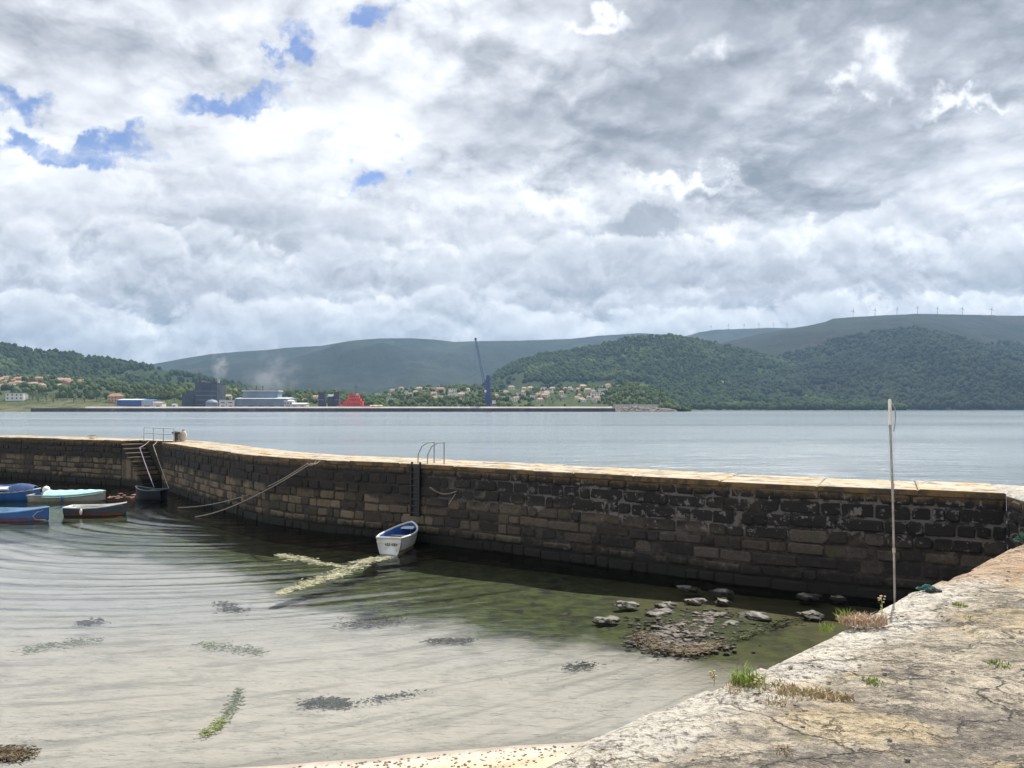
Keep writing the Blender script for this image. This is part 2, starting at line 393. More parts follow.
def bed_mat(t, b):
    p = t.pos(); x, y, z = t.xyz(p)[:]
    n1 = t.noise(p, .55, 6, .6); n2 = t.noise(p, 3, 6, .65); n3 = t.noise(p, 60, 3, .7)
    sand = t.mix(n2, (.40, .355, .30), (.60, .54, .465))
    sand = t.mix(t.ramp(t.m('ADD', t.m('ADD', y, t.m('MULTIPLY', x, .12)), t.m('MULTIPLY', t.m('SUBTRACT', n1, .5), 3)), 10.5, 15.5), sand, t.mix(n2, (.34, .33, .315), (.48, .46, .435)))
    dry = t.ramp(z, .005, .05)
    sand = t.mix(dry, sand, (.56, .45, .29))
    sm = t.comb(t.m('MULTIPLY', x, .25), t.m('MULTIPLY', t.m('SUBTRACT', y, t.m('MULTIPLY', t.m('MULTIPLY', t.m('ADD', x, 9), t.m('ADD', x, 9)), .035)), 1.8), 0)
    streak = t.noise(sm, 1.6, 6, .65)
    sand = t.mix(t.m('MULTIPLY', t.ramp(streak, .50, .64), .55), sand, (.22, .20, .165))
    sand = t.mix(t.m('MULTIPLY', t.ramp(t.noise(p, 1.3, 6, .7), .5, .64), .4), sand, (.24, .225, .19))
    sand = t.mix(t.m('MULTIPLY', t.ramp(n3, .62, .70), t.ramp(z, -.02, .03, .25, .9)), sand, (.10, .08, .055))
    spk = t.m('MULTIPLY', t.ramp(t.noise(p, 14, 5, .7), .56, .64), t.ramp(t.noise(t.vm('MULTIPLY', p, (.6, 1.4, 0)), 1.0, 5, .65), .50, .60))
    sand = t.mix(t.m('MULTIPLY', spk, .6), sand, (.12, .115, .10))
    line = t.m('MULTIPLY', t.ramp(t.m('ABSOLUTE', t.m('ADD', z, t.m('MULTIPLY', t.m('SUBTRACT', n2, .5), .02))), .014, .0), .45)
    sand = t.mix(line, sand, (.14, .12, .09))
    weed = t.mix(t.ramp(n2, .35, .65), (.030, .040, .012), (.085, .105, .028))
    weed = t.mix(t.ramp(t.noise(p, 1.6, 5, .65), .56, .64), weed, (.020, .018, .012))
    # sand near the beach, weed near the wall; edge painted along the wall's reflection
    k = t.m('ADD', z, t.m('MULTIPLY', t.m('SUBTRACT', n1, .5), .20))
    wd = t.m('SUBTRACT', t.m('ADD', t.m('ADD', y, t.m('MULTIPLY', x, .53)), t.m('MULTIPLY', t.m('SUBTRACT', n1, .5), 5)), 19.7)
    wd = t.m('SUBTRACT', wd, t.m('MULTIPLY', t.ramp(x, -3, -9, 0, 1), 3.0))
    c = t.mix(t.ramp(wd, -7.2, -5.6), sand, weed)
    brown = t.m('MULTIPLY', t.ramp(t.m('ADD', x, t.m('MULTIPLY', n1, 1.5)), 2.4, 4.2), t.ramp(k, .0, -.10))
    c = t.mix(t.m('MULTIPLY', brown, .75), c, t.mix(n2, (.055, .048, .018), (.17, .145, .06)))
    t.put(b.inputs['Base Color'], c); b.inputs['Roughness'].default_value = .95
    t.put(b.inputs['Normal'], t.bump(t.m('ADD', n2, t.m('MULTIPLY', n3, .15)), .5, .03))
M_bed = material('sand_bed', bed_mat)
def water_basin():
    m = bpy.data.materials.new('clear_water'); m.use_nodes = True; t = NT(m.node_tree)
    t.n.remove(t.n['Principled BSDF']); out = t.n['Material Output']
    p = t.pos(); sp = t.vm('MULTIPLY', p, (.8, 1.9, 1))
    h = t.m('ADD', t.noise(sp, 2.6, 4, .6), t.m('MULTIPLY', t.noise(sp, 8, 4, .6), .22))
    nrm = t.bump(h, .17, .06)
    fr = t.node('ShaderNodeFresnel'); fr.inputs['IOR'].default_value = 1.65; t.put(fr.inputs['Normal'], nrm)
    gl = t.node('ShaderNodeBsdfGlossy'); gl.inputs['Roughness'].default_value = .035; t.put(gl.inputs['Normal'], nrm)
    tr = t.node('ShaderNodeBsdfTransparent'); tr.inputs['Color'].default_value = (.90, .93, .93, 1)
    mx = t.node('ShaderNodeMixShader'); t.put(mx.inputs[0], fr.outputs[0]); t.l.new(tr.outputs[0], mx.inputs[1]); t.l.new(gl.outputs[0], mx.inputs[2])
    t.l.new(mx.outputs[0], out.inputs[0]); return m
M_basin = water_basin()
def sea_mat(t, b):
    p = t.pos(); sp = t.vm('MULTIPLY', p, (.55, 1, 1)); y = t.xyz(p)[1]
    fine = t.noise(sp, 1.6, 5, .62); mid = t.noise(sp, .22, 5, .62); bigw = t.noise(t.vm('MULTIPLY', p, (.12, 1, 1)), .012, 4, .6)
    b.inputs['Base Color'].default_value = (.21, .255, .285, 1)
    b.inputs['IOR'].default_value = 1.45; 
    t.put(b.inputs['Roughness'], t.ramp(bigw, .4, .6, .10, .18))
    h = t.m('ADD', t.m('MULTIPLY', fine, 1.0), t.m('MULTIPLY', mid, 2.6))
    t.put(b.inputs['Normal'], t.bump(h, .9, .24))
M_sea = material('sea_water', sea_mat)
def hill_mat(name, a, bb, patch, pk=.6, dark=(.014, .022, .012)):
    def fn(t, b):
        p = t.vm('MULTIPLY', t.pos(), (1, .5, 1)); n1 = t.noise(p, .004, 5, .6); n2 = t.noise(p, .03, 6, .7); n3 = t.noise(p, .1, 4, .6)
        c = t.mix(t.ramp(n2, .3, .7), a, bb)
        c = t.mix(t.m('MULTIPLY', t.ramp(n1, .52, .62), pk), c, patch)
        c = t.mix(t.m('MULTIPLY', t.ramp(n3, .5, .66), .7), c, dark)
        c = t.mix(t.m('MULTIPLY', t.ramp(t.noise(p, .0022, 3, .5), .52, .6), .5), c, dark)
        t.put(b.inputs['Base Color'], c); b.inputs['Roughness'].default_value = 1
        b.inputs['Specular IOR Level'].default_value = .1
        t.put(b.inputs['Normal'], t.bump(t.m('ADD', n2, n3), .9, 9))
    return material(name, fn)
M_hill_green = hill_mat('wooded_hillside', (.016, .030, .012), (.034, .055, .018), (.075, .10, .032), .8)
M_hill_moor_shaded = hill_mat('cloud_shaded_moorland', (.005, .010, .010), (.024, .027, .025), (.046, .038, .036), .7)  # heath tones, darkened and purpled to stand in for a cloud shadow
M_hill_far = hill_mat('far_hillside', (.004, .009, .009), (.020, .028, .022), (.036, .045, .032), .8)
M_shore = hill_mat('shore_grass', (.04, .06, .022), (.085, .11, .04), (.15, .14, .075), .7, (.03, .045, .015))
def forest_mat(name, a, b_, c_):
    def fn(t, b):
        r = t.island(); p = t.pos(); n = t.noise(p, .006, 4, .6)
        c = t.mix(t.m('MULTIPLY', t.m('ADD', r, t.m('MULTIPLY', t.ramp(t.noise(p, .03, 4, .65), .38, .6), 1.2)), .5, clamp=True), a, b_); c = t.mix(t.m('MULTIPLY', t.ramp(n, .54, .64), .8), c, c_)
        t.put(b.inputs['Base Color'], c); b.inputs['Roughness'].default_value = 1; b.inputs['Specular IOR Level'].default_value = .1
    return material(name, fn)
M_forest = forest_mat('forest_foliage', (.012, .024, .010), (.036, .060, .020), (.080, .11, .034))
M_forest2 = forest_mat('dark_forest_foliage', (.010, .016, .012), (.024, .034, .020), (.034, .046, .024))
M_leaf = forest_mat('tree_foliage', (.03, .05, .016), (.08, .11, .035), (.10, .12, .04))
M_trunk = simple('bark', (.10, .075, .05), .9)
M_roof = simple('clay_tiles', (.34, .18, .12), .9, .35, .3)
M_roof2 = simple('faded_tiles', (.40, .28, .22), .9, .3, .3)
M_white = simple('white_render', (.74, .72, .68), .8, .1, .3)
M_cream = simple('cream_render', (.62, .54, .40), .8, .12, .3)
M_pink = simple('terracotta_render', (.50, .30, .20), .8, .15, .3)
M_glass = simple('window_glass', (.03, .035, .045), .15, .1)
M_metal = simple('galvanised_steel', (.32, .33, .34), .45, .2, 20, .7)
M_concrete = simple('concrete', (.42, .39, .36), .9, .2, .08, dirt=(.25, .22, .2))
M_jetty = simple('jetty_face', (.045, .038, .046), .9, .35, .06, dirt=(.14, .12, .12))
M_bluewall = simple('blue_cladding', (.045, .12, .36), .6, .15, .05)
M_greyblue = simple('grey_blue_cladding', (.20, .25, .31), .6, .2, .05)
M_palegrey = simple('pale_roof_sheet', (.50, .54, .58), .6, .15, .05)
M_darkblue = simple('dark_plant_cladding', (.045, .055, .085), .7, .35, .06, dirt=(.10, .10, .12))
M_darkgrey = simple('dark_steel', (.05, .05, .06), .6, .2)
M_red = simple('red_paint', (.70, .06, .045), .5, .2, .2)
M_craneblue = simple('crane_blue_paint', (.035, .045, .18), .5, .2, .2)
M_yellow = simple('yellow_sheet', (.55, .45, .16), .6, .2)
M_rock = simple('breakwater_rock', (.30, .25, .21), .95, .35, .1, bump=.3, bscale=1)
M_rubble = simple('wet_rock', (.13, .12, .10), .7, .45, 5, bump=.02, bscale=20, dirt=(.30, .27, .23))
M_turbine = simple('turbine_grey', (.16, .17, .19), .6, .05)

# ------------------------------------------------------------------ ground sheet, beach, sea bed
def bed_z(X, Y):
    ys = 8.72+.17*X+.25*fbm(X*.35, Y*.2, 3, 5)
    dd = Y-ys
    z = np.where(dd < 0, -dd*.085, -dd*.034)
    z = np.maximum(z, -2.6)-np.clip(Y-60, 0, 400)*.02
    z = z+.15*np.exp(-((X-3.5)**2+(Y-14.3)**2*.8)/3.2)
    return np.maximum(z, -9)+.035*fbm(X*.9, Y*.9, 4, 3)*np.clip(dd/3+.3, .2, 1)
xs = np.concatenate([np.array([-9000, -3000, -900, -300, -120, -80]), np.linspace(-60, 16, 381), np.array([25, 60, 200, 900, 3000, 9000])])
ys = np.concatenate([np.array([-9000, -1500, -300, -60, -12, -3]), np.linspace(0, 48, 261), np.array([55, 80, 140, 300, 900, 3000, 11000])])
GX, GY = np.meshgrid(xs, ys, indexing='ij')
GZ = bed_z(GX, GY)
GZ = np.where(GY < 0, np.minimum(GZ, 1.4), GZ); GZ = np.minimum(GZ, 1.4)
GZ = np.where((GX > 16) & (GY < 6), -3, GZ)
o = grid('beach_and_seabed', GX, GY, GZ, M_bed); tag(o, kind='structure')

# ------------------------------------------------------------------ pier geometry
top = lambda px, py: P(px, py, QZ)
Ccor = top(1082, 516); J0 = top(1006, 493.2)
run_r = [J0, top(860, 487), top(740, 481.8), top(580, 472.8), top(415, 463.6), top(312, 459.2), top(266, 456.3), top(232, 452), top(200, 447.8), top(178, 444.2), top(163, 442.4)]
run_l = [top(122, 440.6), top(60, 438.6), top(0, 436.9), top(-160, 434), top(-420, 431)]
PW = 2.0
def offset(pts, w):
    out = []
    for i, p in enumerate(pts):
        dd = (pts[min(i+1, len(pts)-1)]-pts[max(i-1, 0)]).normalized()
        n = Vector((dd.y, -dd.x, 0))
        if n.y < 0: n = -n
        out.append(p+n*w)
    return out
allp = run_r+run_l; outer_all = offset(allp, PW)
out_r = outer_all[:len(run_r)]; out_l = outer_all[len(run_r):]

def arc(pts):
    s = [0]
    for a, b in zip(pts, pts[1:]): s.append(s[-1]+(b-a).length)
    return s
def at(pts, s_, q):
    q = max(0, min(s_[-1]-1e-6, q)); i = max(j for j in range(len(s_)-1) if s_[j] <= q)
    k = (q-s_[i])/(s_[i+1]-s_[i]); a, b = pts[i], pts[i+1]; dd = (b-a).normalized()
    return a.lerp(b, k), dd
def masonry(name, pts, z0, z1, parent, side, seed=1, hmin=.2, hmax=.32, back='wall_core'):
    """irregular coursed blocks standing a little proud of a mortar sheet; side = sign of the outward normal (dir.y,-dir.x)"""
    rr = random.Random(seed); s_ = arc(pts); Lt = s_[-1]; mb = MB(); zc = z1
    nrm = lambda dd: Vector((dd.y, -dd.x, 0))*side
    while zc > z0+.02:
        h = rr.uniform(hmin, hmax); zb = max(z0, zc-h); q = -rr.uniform(0, .4)
        while q < Lt:
            if rr.random() < .045: q += rr.uniform(.12, .3)
            wv = .07*float(fbm(q*.35, zc*.8, 2, seed)); L = rr.choice((rr.uniform(.2, .45), rr.uniform(.4, .95))); a = max(0, q); e = min(Lt, q+L)
            if e-a > .08:
                g = rr.uniform(.004, .018); dep = rr.uniform(.004, .06); ins = rr.uniform(.02, .045)
                p0, dd = at(pts, s_, a+g); p1, _ = at(pts, s_, e-g); n = nrm(dd)
                zt = min(z1-.01, zc+wv-g+rr.uniform(-.03, .004)); zl = zb+wv+g+rr.uniform(-.004, .03)
                hh_ = zt-zl; ww_ = (p1-p0).length; u_ = (p1-p0).normalized()
                cx_ = [rr.uniform(.04, .30)*min(hh_, ww_) for _ in range(8)]; jt_ = [(rr.uniform(-.5, 1)*.022, rr.uniform(-.5, 1)*.016) for _ in range(8)]
                def ring(i_, dp):
                    raw = [(cx_[0], 0), (ww_-cx_[1], 0), (ww_, cx_[2]), (ww_, hh_-cx_[3]), (ww_-cx_[4], hh_), (cx_[5], hh_), (0, hh_-cx_[6]), (0, cx_[7])]
                    out = []
                    for (a_, b_), (ja, jb) in zip(raw, jt_):
                        sa = 1 if a_ < ww_/2 else -1; sb = 1 if b_ < hh_/2 else -1
                        a2 = a_+sa*(i_+ja); b2 = b_+sb*(i_*.8+jb); q_ = p0+u_*a2+n*dp; out.append((q_.x, q_.y, zl+b2))
                    return out
                r0 = ring(0, -.03); r1 = ring(0, dep*.5); r2 = ring(ins, dep)
                fs = []
                for k in range(2):
                    for m_ in range(8):
                        fs.append((k*8+m_, k*8+(m_+1)%8, (k+1)*8+(m_+1)%8, (k+1)*8+m_))
                fs.append(tuple(range(16, 24))); mb.add(r0+r1+r2, fs)
            q += L
        zc = zb
    mb.build(name, M_wall, parent)
    mo = MB(); vs = []
    N = max(2, int(Lt/.5))
    for i in range(N+1):
        p, dd = at(pts, s_, Lt*i/N); p = p-nrm(dd)*.004
        vs += [(p.x, p.y, z0-.6), (p.x, p.y, z1+.002)]
    mo.add(vs, [(2*i, 2*i+2, 2*i+3, 2*i+1) for i in range(N)]); mo.build(back, M_mortar, parent)

pier = thing('stone_pier', 'long old stone pier of dark masonry blocks with pale ochre coping', 'pier', (0, 0, 0))
# outward (towards basin) normal must point to -Y
masonry('wall_face', run_r, -.45, QZ-.11, pier, -1 if (run_r[1]-run_r[0]).x < 0 and Vector(((run_r[1]-run_r[0]).y, -(run_r[1]-run_r[0]).x, 0)).y > 0 else 1, 3)
masonry('wall_face', run_l, -1.2, QZ-.11, pier, -1 if Vector(((run_l[1]-run_l[0]).y, -(run_l[1]-run_l[0]).x, 0)).y > 0 else 1, 5, .2, .34)
# coping and deck: irregular slabs across the width, closed below
def deck(inner, outer, z, name, over=.05):
    si = arc(inner); so_ = arc(outer); mb = MB(); rr = random.Random(9); q = 0; Lt = si[-1]
    while q < Lt-.05:
        L = min(rr.uniform(.9, 2.2), Lt-q)
        a, da = at(inner, si, q+.006); b, _ = at(inner, si, q+L-.006)
        f0 = (q+.006)/Lt; f1 = (q+L-.006)/Lt
        c0, _ = at(outer, so_, so_[-1]*f0); c1, _ = at(outer, so_, so_[-1]*f1)
        o0 = (a-c0).normalized()*(over+rr.uniform(-.012, .012)); o1 = (b-c1).normalized()*(over+rr.uniform(-.012, .012))
        dz = rr.uniform(-.008, .008); cut = [0, rr.uniform(.2, .3), rr.uniform(.55, .75), 1]
        for j in range(3):
            k0, k1 = cut[j]+(.004 if j else 0), cut[j+1]-(.004 if j < 2 else 0)
            e = dz+rr.uniform(-.006, .006)
            p = [(a+o0).lerp(c0, k0), (b+o1).lerp(c1, k0), (b+o1).lerp(c1, k1), (a+o0).lerp(c0, k1)]
            ctr = (p[0]+p[1]+p[2]+p[3])/4
            vs = [Vector((v.x, v.y, z-.115)) for v in p]+[Vector((v.x, v.y, z-.022+e)) for v in p]
            vs += [Vector((*(v+(ctr-v).normalized()*.03).xy, z+e+rr.uniform(-.006, .006))) for v in p]
            fs = [(0, 3, 2, 1), (8, 9, 10, 11)]
            for m_ in range(4):
                fs += [(m_, (m_+1)%4, 4+(m_+1)%4, 4+m_), (4+m_, 4+(m_+1)%4, 8+(m_+1)%4, 8+m_)]
            mb.add(vs, fs)
        q += L
    mb.build(name, M_deck, pier)
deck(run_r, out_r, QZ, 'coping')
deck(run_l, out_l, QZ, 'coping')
# landing behind the recessed steps
mid_in = [run_r[-1], run_l[0]]; mid_out = [out_r[-1], out_l[0]]
RD = 1.05
mi = [mid_in[i]+(mid_out[i]-mid_in[i]).normalized()*RD for i in range(2)]
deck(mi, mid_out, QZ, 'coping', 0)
core = MB()
def prism(mb, poly, z0, z1):
    n = len(poly); vs = [(p.x, p.y, z0) for p in poly]+[(p.x, p.y, z1) for p in poly]
    mb.add(vs, [tuple(range(n))[::-1], tuple(range(n, 2*n))]+[(i, (i+1)%n, n+(i+1)%n, n+i) for i in range(n)])
for a_, b_ in ((run_r, out_r), (run_l, out_l), (mi, mid_out)):
    for i in range(len(a_)-1):
        sh = lambda p, q_: p+(q_-p).normalized()*.05
        prism(core, [sh(a_[i], b_[i]), sh(a_[i+1], b_[i+1]), b_[i+1]-(b_[i+1]-a_[i+1]).normalized()*.04, b_[i]-(b_[i]-a_[i]).normalized()*.04], -3, QZ-.152)
core.build('rubble_core', M_mortar, pier)
def step_mat(t, b):
    p = t.pos(); n = t.noise(p, 5, 5, .65); z = t.xyz(p)[2]
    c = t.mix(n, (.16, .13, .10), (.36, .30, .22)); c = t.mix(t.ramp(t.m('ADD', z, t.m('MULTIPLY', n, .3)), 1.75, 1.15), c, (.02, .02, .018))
    t.put(b.inputs['Base Color'], c); b.inputs['Roughness'].default_value = .9
stp = MB(); trd = MB(); ns = 10; du = (mid_in[0]-mid_in[1])/ (ns+1)      # from left top to right bottom
for i in range(ns):
    zt = QZ-.10-.215*(i+.35); a = mid_in[1]+du*i*.62; b = a+du*.62
    ia = (mi[0]-mid_in[0])
    prism(stp, [a+ia*.01, b+du*.01+ia*.01, b+du*.01+ia*.97, a+ia*.97], -1.5+i*.01, zt-.05); prism(trd, [a-du*.12-ia*.03, b+ia*-.03, b+ia*.96, a-du*.12+ia*.96], zt-.05, zt)
stp.build('stair_body', M_wall, pier); trd.build('steps', material('worn_step_stone', step_mat), pier)

# ------------------------------------------------------------------ quay under the camera
e_dir = (Ccor-top(600, 745)); e_dir.z = 0; SC = e_dir.length; E0 = top(600, 745); e = e_dir.normalized(); n_ = Vector((e.y, -e.x, 0))
J1 = out_r[0]
def tstart(s):
    a = (J0-Ccor); b = (J1-Ccor)
    s1, t1 = a.dot(e), a.dot(n_); s2, t2 = b.dot(e), b.dot(n_)
    return np.interp(s, [SC, SC+s1, SC+s2], [0, t1, t2]), SC+s2
_, SE = tstart(0)
ss = np.concatenate([np.arange(-12, -3, .3), np.arange(-3, SC, .045), np.linspace(SC, SE, 60)])
tt = np.concatenate([np.arange(0, 5.5, .05), np.arange(5.5, 9, .15), np.linspace(9, 40, 14)])
SS, TT = np.meshgrid(ss, tt, indexing='ij')
t0 = np.interp(ss, [SC, SC+(J0-Ccor).dot(e), SE], [0, (J0-Ccor).dot(n_), (J1-Ccor).dot(n_)])
stepn = np.floor(ss/.55+fbm(ss*.9, ss*0, 2, 8)*2)
jag = (.16*fbm(ss*.8, ss*0+3, 4, 21)+.05*(_h(stepn, stepn*0, 4)-.5)+.05*fbm(ss*7, ss*0+9, 3, 22))*np.clip((SC-ss)/1.0, 0, 1)
EP = [top(*q_) for q_ in ((540, 763), (587, 732), (634, 714), (696, 690), (729, 674), (753, 665), (790, 648), (828, 629), (842, 625), (866, 610), (885, 601), (913, 587), (951, 574), (985, 557), (1010, 545), (1040, 532))]
es = [(q_-E0).dot(e) for q_ in EP]; et = [(q_-E0).dot(n_) for q_ in EP]
bow = np.interp(ss, [-12]+es+[SC], [0]+et+[0]); jag = jag*.15+bow; bow = 0*ss
base = (t0+jag+bow)[:, None]
Tn = base*np.exp(-TT/.5)+TT+np.where(ss > SC, t0-0, 0)[:, None]*(1-np.exp(-TT/.5))*np.exp(-TT/3.0)
XX = E0.x+e.x*SS+n_.x*Tn; YY = E0.y+e.y*SS+n_.y*Tn
cellx = np.floor(XX*.9+YY*.5+fbm(XX*1.1, YY*1.1, 3, 40)*1.5); celly = np.floor(YY*1.7-XX*.9+fbm(XX*1.1, YY*1.1, 3, 41)*1.5)
ZZ = QZ+.05*fbm(XX*.7, YY*.7, 4, 30)+.022*fbm(XX*4, YY*4, 4, 31)+.028*(_h(cellx, celly, 6)-.5)
ZZ -= .10*np.exp(-TT/.07)*(0.3+vnoise(SS*2, SS*0, 33))
ZZ = np.where(SS > SC+.5, QZ+(ZZ-QZ)*.4-.004, ZZ)
o = grid('quay_pavement', XX, YY, ZZ, M_quay, smooth=True, flip=True); tag(o, kind='structure')
qw_pts = [E0+e*s_+n_*.10 for s_ in np.linspace(-12, SC, 30)]
qwall = thing('quay_wall', 'rough stone side wall under the edge of the near quay, at the right', 'wall', (0, 0, 0))
sgn = 1 if Vector((e.y, -e.x, 0)).x > 0 else -1
masonry('wall_face', qw_pts, -.6, QZ-.10, qwall, -sgn, 12, back='wall_core')
qc = [Ccor+n_*.02, J0]
dq = (J0-Ccor).normalized(); s2 = Vector((dq.y, -dq.x, 0))
masonry('wall_face', qc, -.6, QZ-.06, qwall, -1 if s2.x > 0 else 1, 13, back='wall_core')
# ragged lip stones along the edge
lip = MB(); rr = random.Random(4); q = -4.0
while q < SC-.3:
    L = rr.uniform(.35, .9); jj = float(np.interp(q+L/2, ss, jag))
    c = E0+e*(q+L/2)+n_*(.16+jj)
    vs = []
    for a_ in (-1, 1):
        for b_ in (-1, 1):
            for k_ in (-1, 1):
                w_ = c+e*(a_*(L/2-.008)+rr.uniform(-.01, .01))+n_*(b_*.14+rr.uniform(-.02, .02)); vs.append((w_.x, w_.y, QZ-.10+k_*.085-(.03 if k_ > 0 else 0)))
    lip.add(vs, [(0,1,3,2),(4,6,7,5),(0,4,5,1),(2,3,7,6),(0,2,6,4),(1,5,7,3)]); q += L
lip.build('edge_stones', M_quay, qwall)

# ------------------------------------------------------------------ water
xs = np.concatenate([np.linspace(-75, -30, 120), np.arange(-29.9, 10, .085)]); ys = np.concatenate([np.arange(5, 34, .075), np.linspace(34, 60, 160)])
X, Y = np.meshgrid(xs, ys, indexing='ij')
def waves(X, Y):
    z = 0*X
    wob = 3.2*fbm(X*.16, Y*.16, 3, 60)
    env = np.clip((Y-11)/8, .06, 1)*np.clip((6-X)/7, .3, 1)*(.35+.9*(fbm(X*.12, Y*.12, 2, 61)+.5))
    rr_ = np.hypot(X+9.5, (Y-31))
    for lam, a in ((.80, .0068), (.52, .0044), (1.25, .0060), (.33, .0016)):
        k = 2*math.pi/lam; ph = k*rr_+wob*k*.13+lam*7
        z = z+a*(np.sin(ph)+.28*np.sin(2*ph+1.2))*(.15+1.5*vnoise(X*.30+lam*9, Y*.8, int(lam*100))**1.3)
    return z*env
Z = waves(X, Y)
o = grid('harbour_water', X, Y, Z, M_basin, smooth=True); 
# cut basin water where the pier stands: only keep faces on the basin side
bm = bmesh.new(); bm.from_mesh(o.data)
line = [Ccor+Vector((3, -3, 0))]+[Ccor]+offset(run_r, .5)+offset(run_l, .6)
lx = np.array([p.x for p in line][::-1]); ly = np.array([p.y for p in line][::-1])
order = np.argsort(lx); lx, ly = lx[order], ly[order]
kill = [v for v in bm.verts if v.co.y > np.interp(v.co.x, lx, ly)+.25]
bmesh.ops.delete(bm, geom=kill, context='VERTS'); bm.to_mesh(o.data); bm.free(); tag(o, kind='structure')
# open sea beyond the pier: starts inside the pier body
inn = offset(allp, 1.0)
pl = [Vector((60, 12, 0)), Vector((14, 15.5, 0))]+inn+[Vector((-400, inn[-1].y+30, 0)), Vector((-9000, 500, 0))]
s_ = arc(pl)
px_ = np.array([p.x for p in pl]); py_ = np.array([p.y for p in pl]); o2 = np.argsort(px_)
xs = np.concatenate([np.linspace(-9000, -200, 30), np.linspace(-180, 60, 240), np.linspace(80, 9000, 30)])
y0 = np.interp(xs, px_[o2], py_[o2])
kk = np.concatenate([[0], np.geomspace(.5, 9000, 90)])
X = np.repeat(xs[:, None], len(kk), 1); Y = y0[:, None]+kk[None, :]*(1+0*X); Z = 0*X
o = grid('sea', X, Y, Z, M_sea, smooth=True); tag(o, kind='structure')

# ------------------------------------------------------------------ hills
class Hill:
    def __init__(s, name, prof, Fd, Rd, mat, amp=1, shape=1.15, base=0.0, seed=1, res=1.6, tree=0, rough=1.0, foot=None):
        s.px = [p[0] for p in prof]; s.py = [p[1] for p in prof]; s.F, s.R, s.shape, s.amp, s.seed, s.tree, s.base = Fd, Rd, shape, amp, seed, tree, base
        s.rough = rough
        a, b = s.px[0], s.px[-1]; n = int((b-a)/res)
        pxs = np.linspace(a, b, n); vv = np.concatenate([np.linspace(-.02, 1, 90), np.linspace(1.02, 1.5, 8)])
        PX, VV = np.meshgrid(pxs, vv, indexing='ij')
        D = s.F+(s.R-s.F)*VV
        X = (PX-CX)/F*D; Z = s.z(PX, D)
        o = grid(name, X, D, Z, mat, flip=True); tag(o, kind='structure')
    def ridge(s, px):
        py = np.interp(px, s.px, s.py)
        return CAMZ+(HOR-py)/F*s.R
    def z(s, px, D):
        v = (D-s.F)/(s.R-s.F); zr = s.ridge(px)-s.tree
        w = np.clip(v, 0, 1)**s.shape
        back = np.clip(v-1, 0, 1)
        X = (px-CX)/F*D
        g = zr*s.amp*s.rough*(fbm(X/420+s.seed, D/900, 4, s.seed)*.55)*np.clip(v*(1-v)*4, 0, 1)
        g2 = 3.0*s.rough*fbm(X/25, D/60, 4, s.seed+5)*np.clip(v*4, 0, 1)
        z = zr*w*(1-back*1.6)+g+g2+s.base
        return np.where(v < 0, -3, z)
    def find(s, px, py):
        D = np.linspace(s.F, s.R, 600); z = s.z(px, D); yy = HOR-(z-CAMZ)/D*F
        i = np.argmax(yy <= py); 
        if yy[i] > py: i = 599
        return Vector(((px-CX)/F*D[i], D[i], float(z[i])))
far = Hill('far_hill', [(-400, 372), (-100, 380), (60, 378), (120, 371), (150, 364.5), (185, 358), (210, 354), (240, 351.5), (265, 350), (290, 347.3), (320, 345.8), (335, 343.2), (355, 340), (380, 338.3), (410, 338), (435, 339.5), (455, 341.8), (475, 341), (520, 340.5), (570, 338.8), (600, 335.5), (640, 333), (680, 335), (720, 345), (800, 365)], 2300, 4300, M_hill_far, seed=3, shape=1.0, res=2.2)
farb = Hill('distant_ridge', [(640, 345), (675, 338), (690, 335), (700, 332), (715, 329.6), (745, 328.5), (770, 327.6), (795, 328), (860, 336), (950, 350)], 3600, 4600, M_hill_far, seed=8, shape=1.0, res=2.2)
moor = Hill('moor_hill', [(560, 392), (640, 372), (700, 350), (730, 341), (760, 334), (790, 328.3), (810, 325.3), (827, 321.5), (834, 318.3), (850, 317), (880, 315.3), (918, 313.5), (960, 314.2), (1024, 315.5), (1150, 322), (1350, 345), (1700, 385)], 1650, 3100, M_hill_moor_shaded, seed=5, shape=1.02, tree=0)
green = Hill('wooded_hill', [(430, 400), (470, 388), (490, 377), (505, 366), (520, 359), (545, 353), (570, 349), (590, 345.5), (610, 342), (630, 336.5), (650, 334.8), (675, 335.2), (690, 337), (715, 342), (750, 350), (790, 361), (850, 380), (910, 404)], 1500, 2300, M_hill_green, seed=12, shape=1.05, tree=7)
lefth = Hill('left_wooded_hill', [(-500, 325), (-200, 333), (-60, 338), (0, 342.5), (20, 346.3), (45, 350.3), (62, 352.3), (80, 353.4), (95, 356), (110, 358.5), (125, 360.5), (140, 363), (160, 367), (190, 374), (230, 382), (270, 390), (320, 402)], 1350, 1900, M_hill_green, seed=20, shape=1.1, tree=7)
townL = Hill('left_town_slope', [(-500, 372), (-100, 374), (0, 377), (60, 378), (100, 382), (150, 386), (200, 388), (240, 391), (290, 393), (340, 393), (372, 398), (420, 404)], 960, 1340, M_shore, seed=31, shape=.8, rough=.5, tree=0)
townR = Hill('harbour_town_slope', [(300, 407), (340, 400), (380, 394), (420, 387), (460, 386), (500, 390), (560, 388), (600, 385), (640, 384), (665, 392), (672, 402), (680, 410)], 985, 1480, M_shore, seed=37, shape=.8, rough=.5)

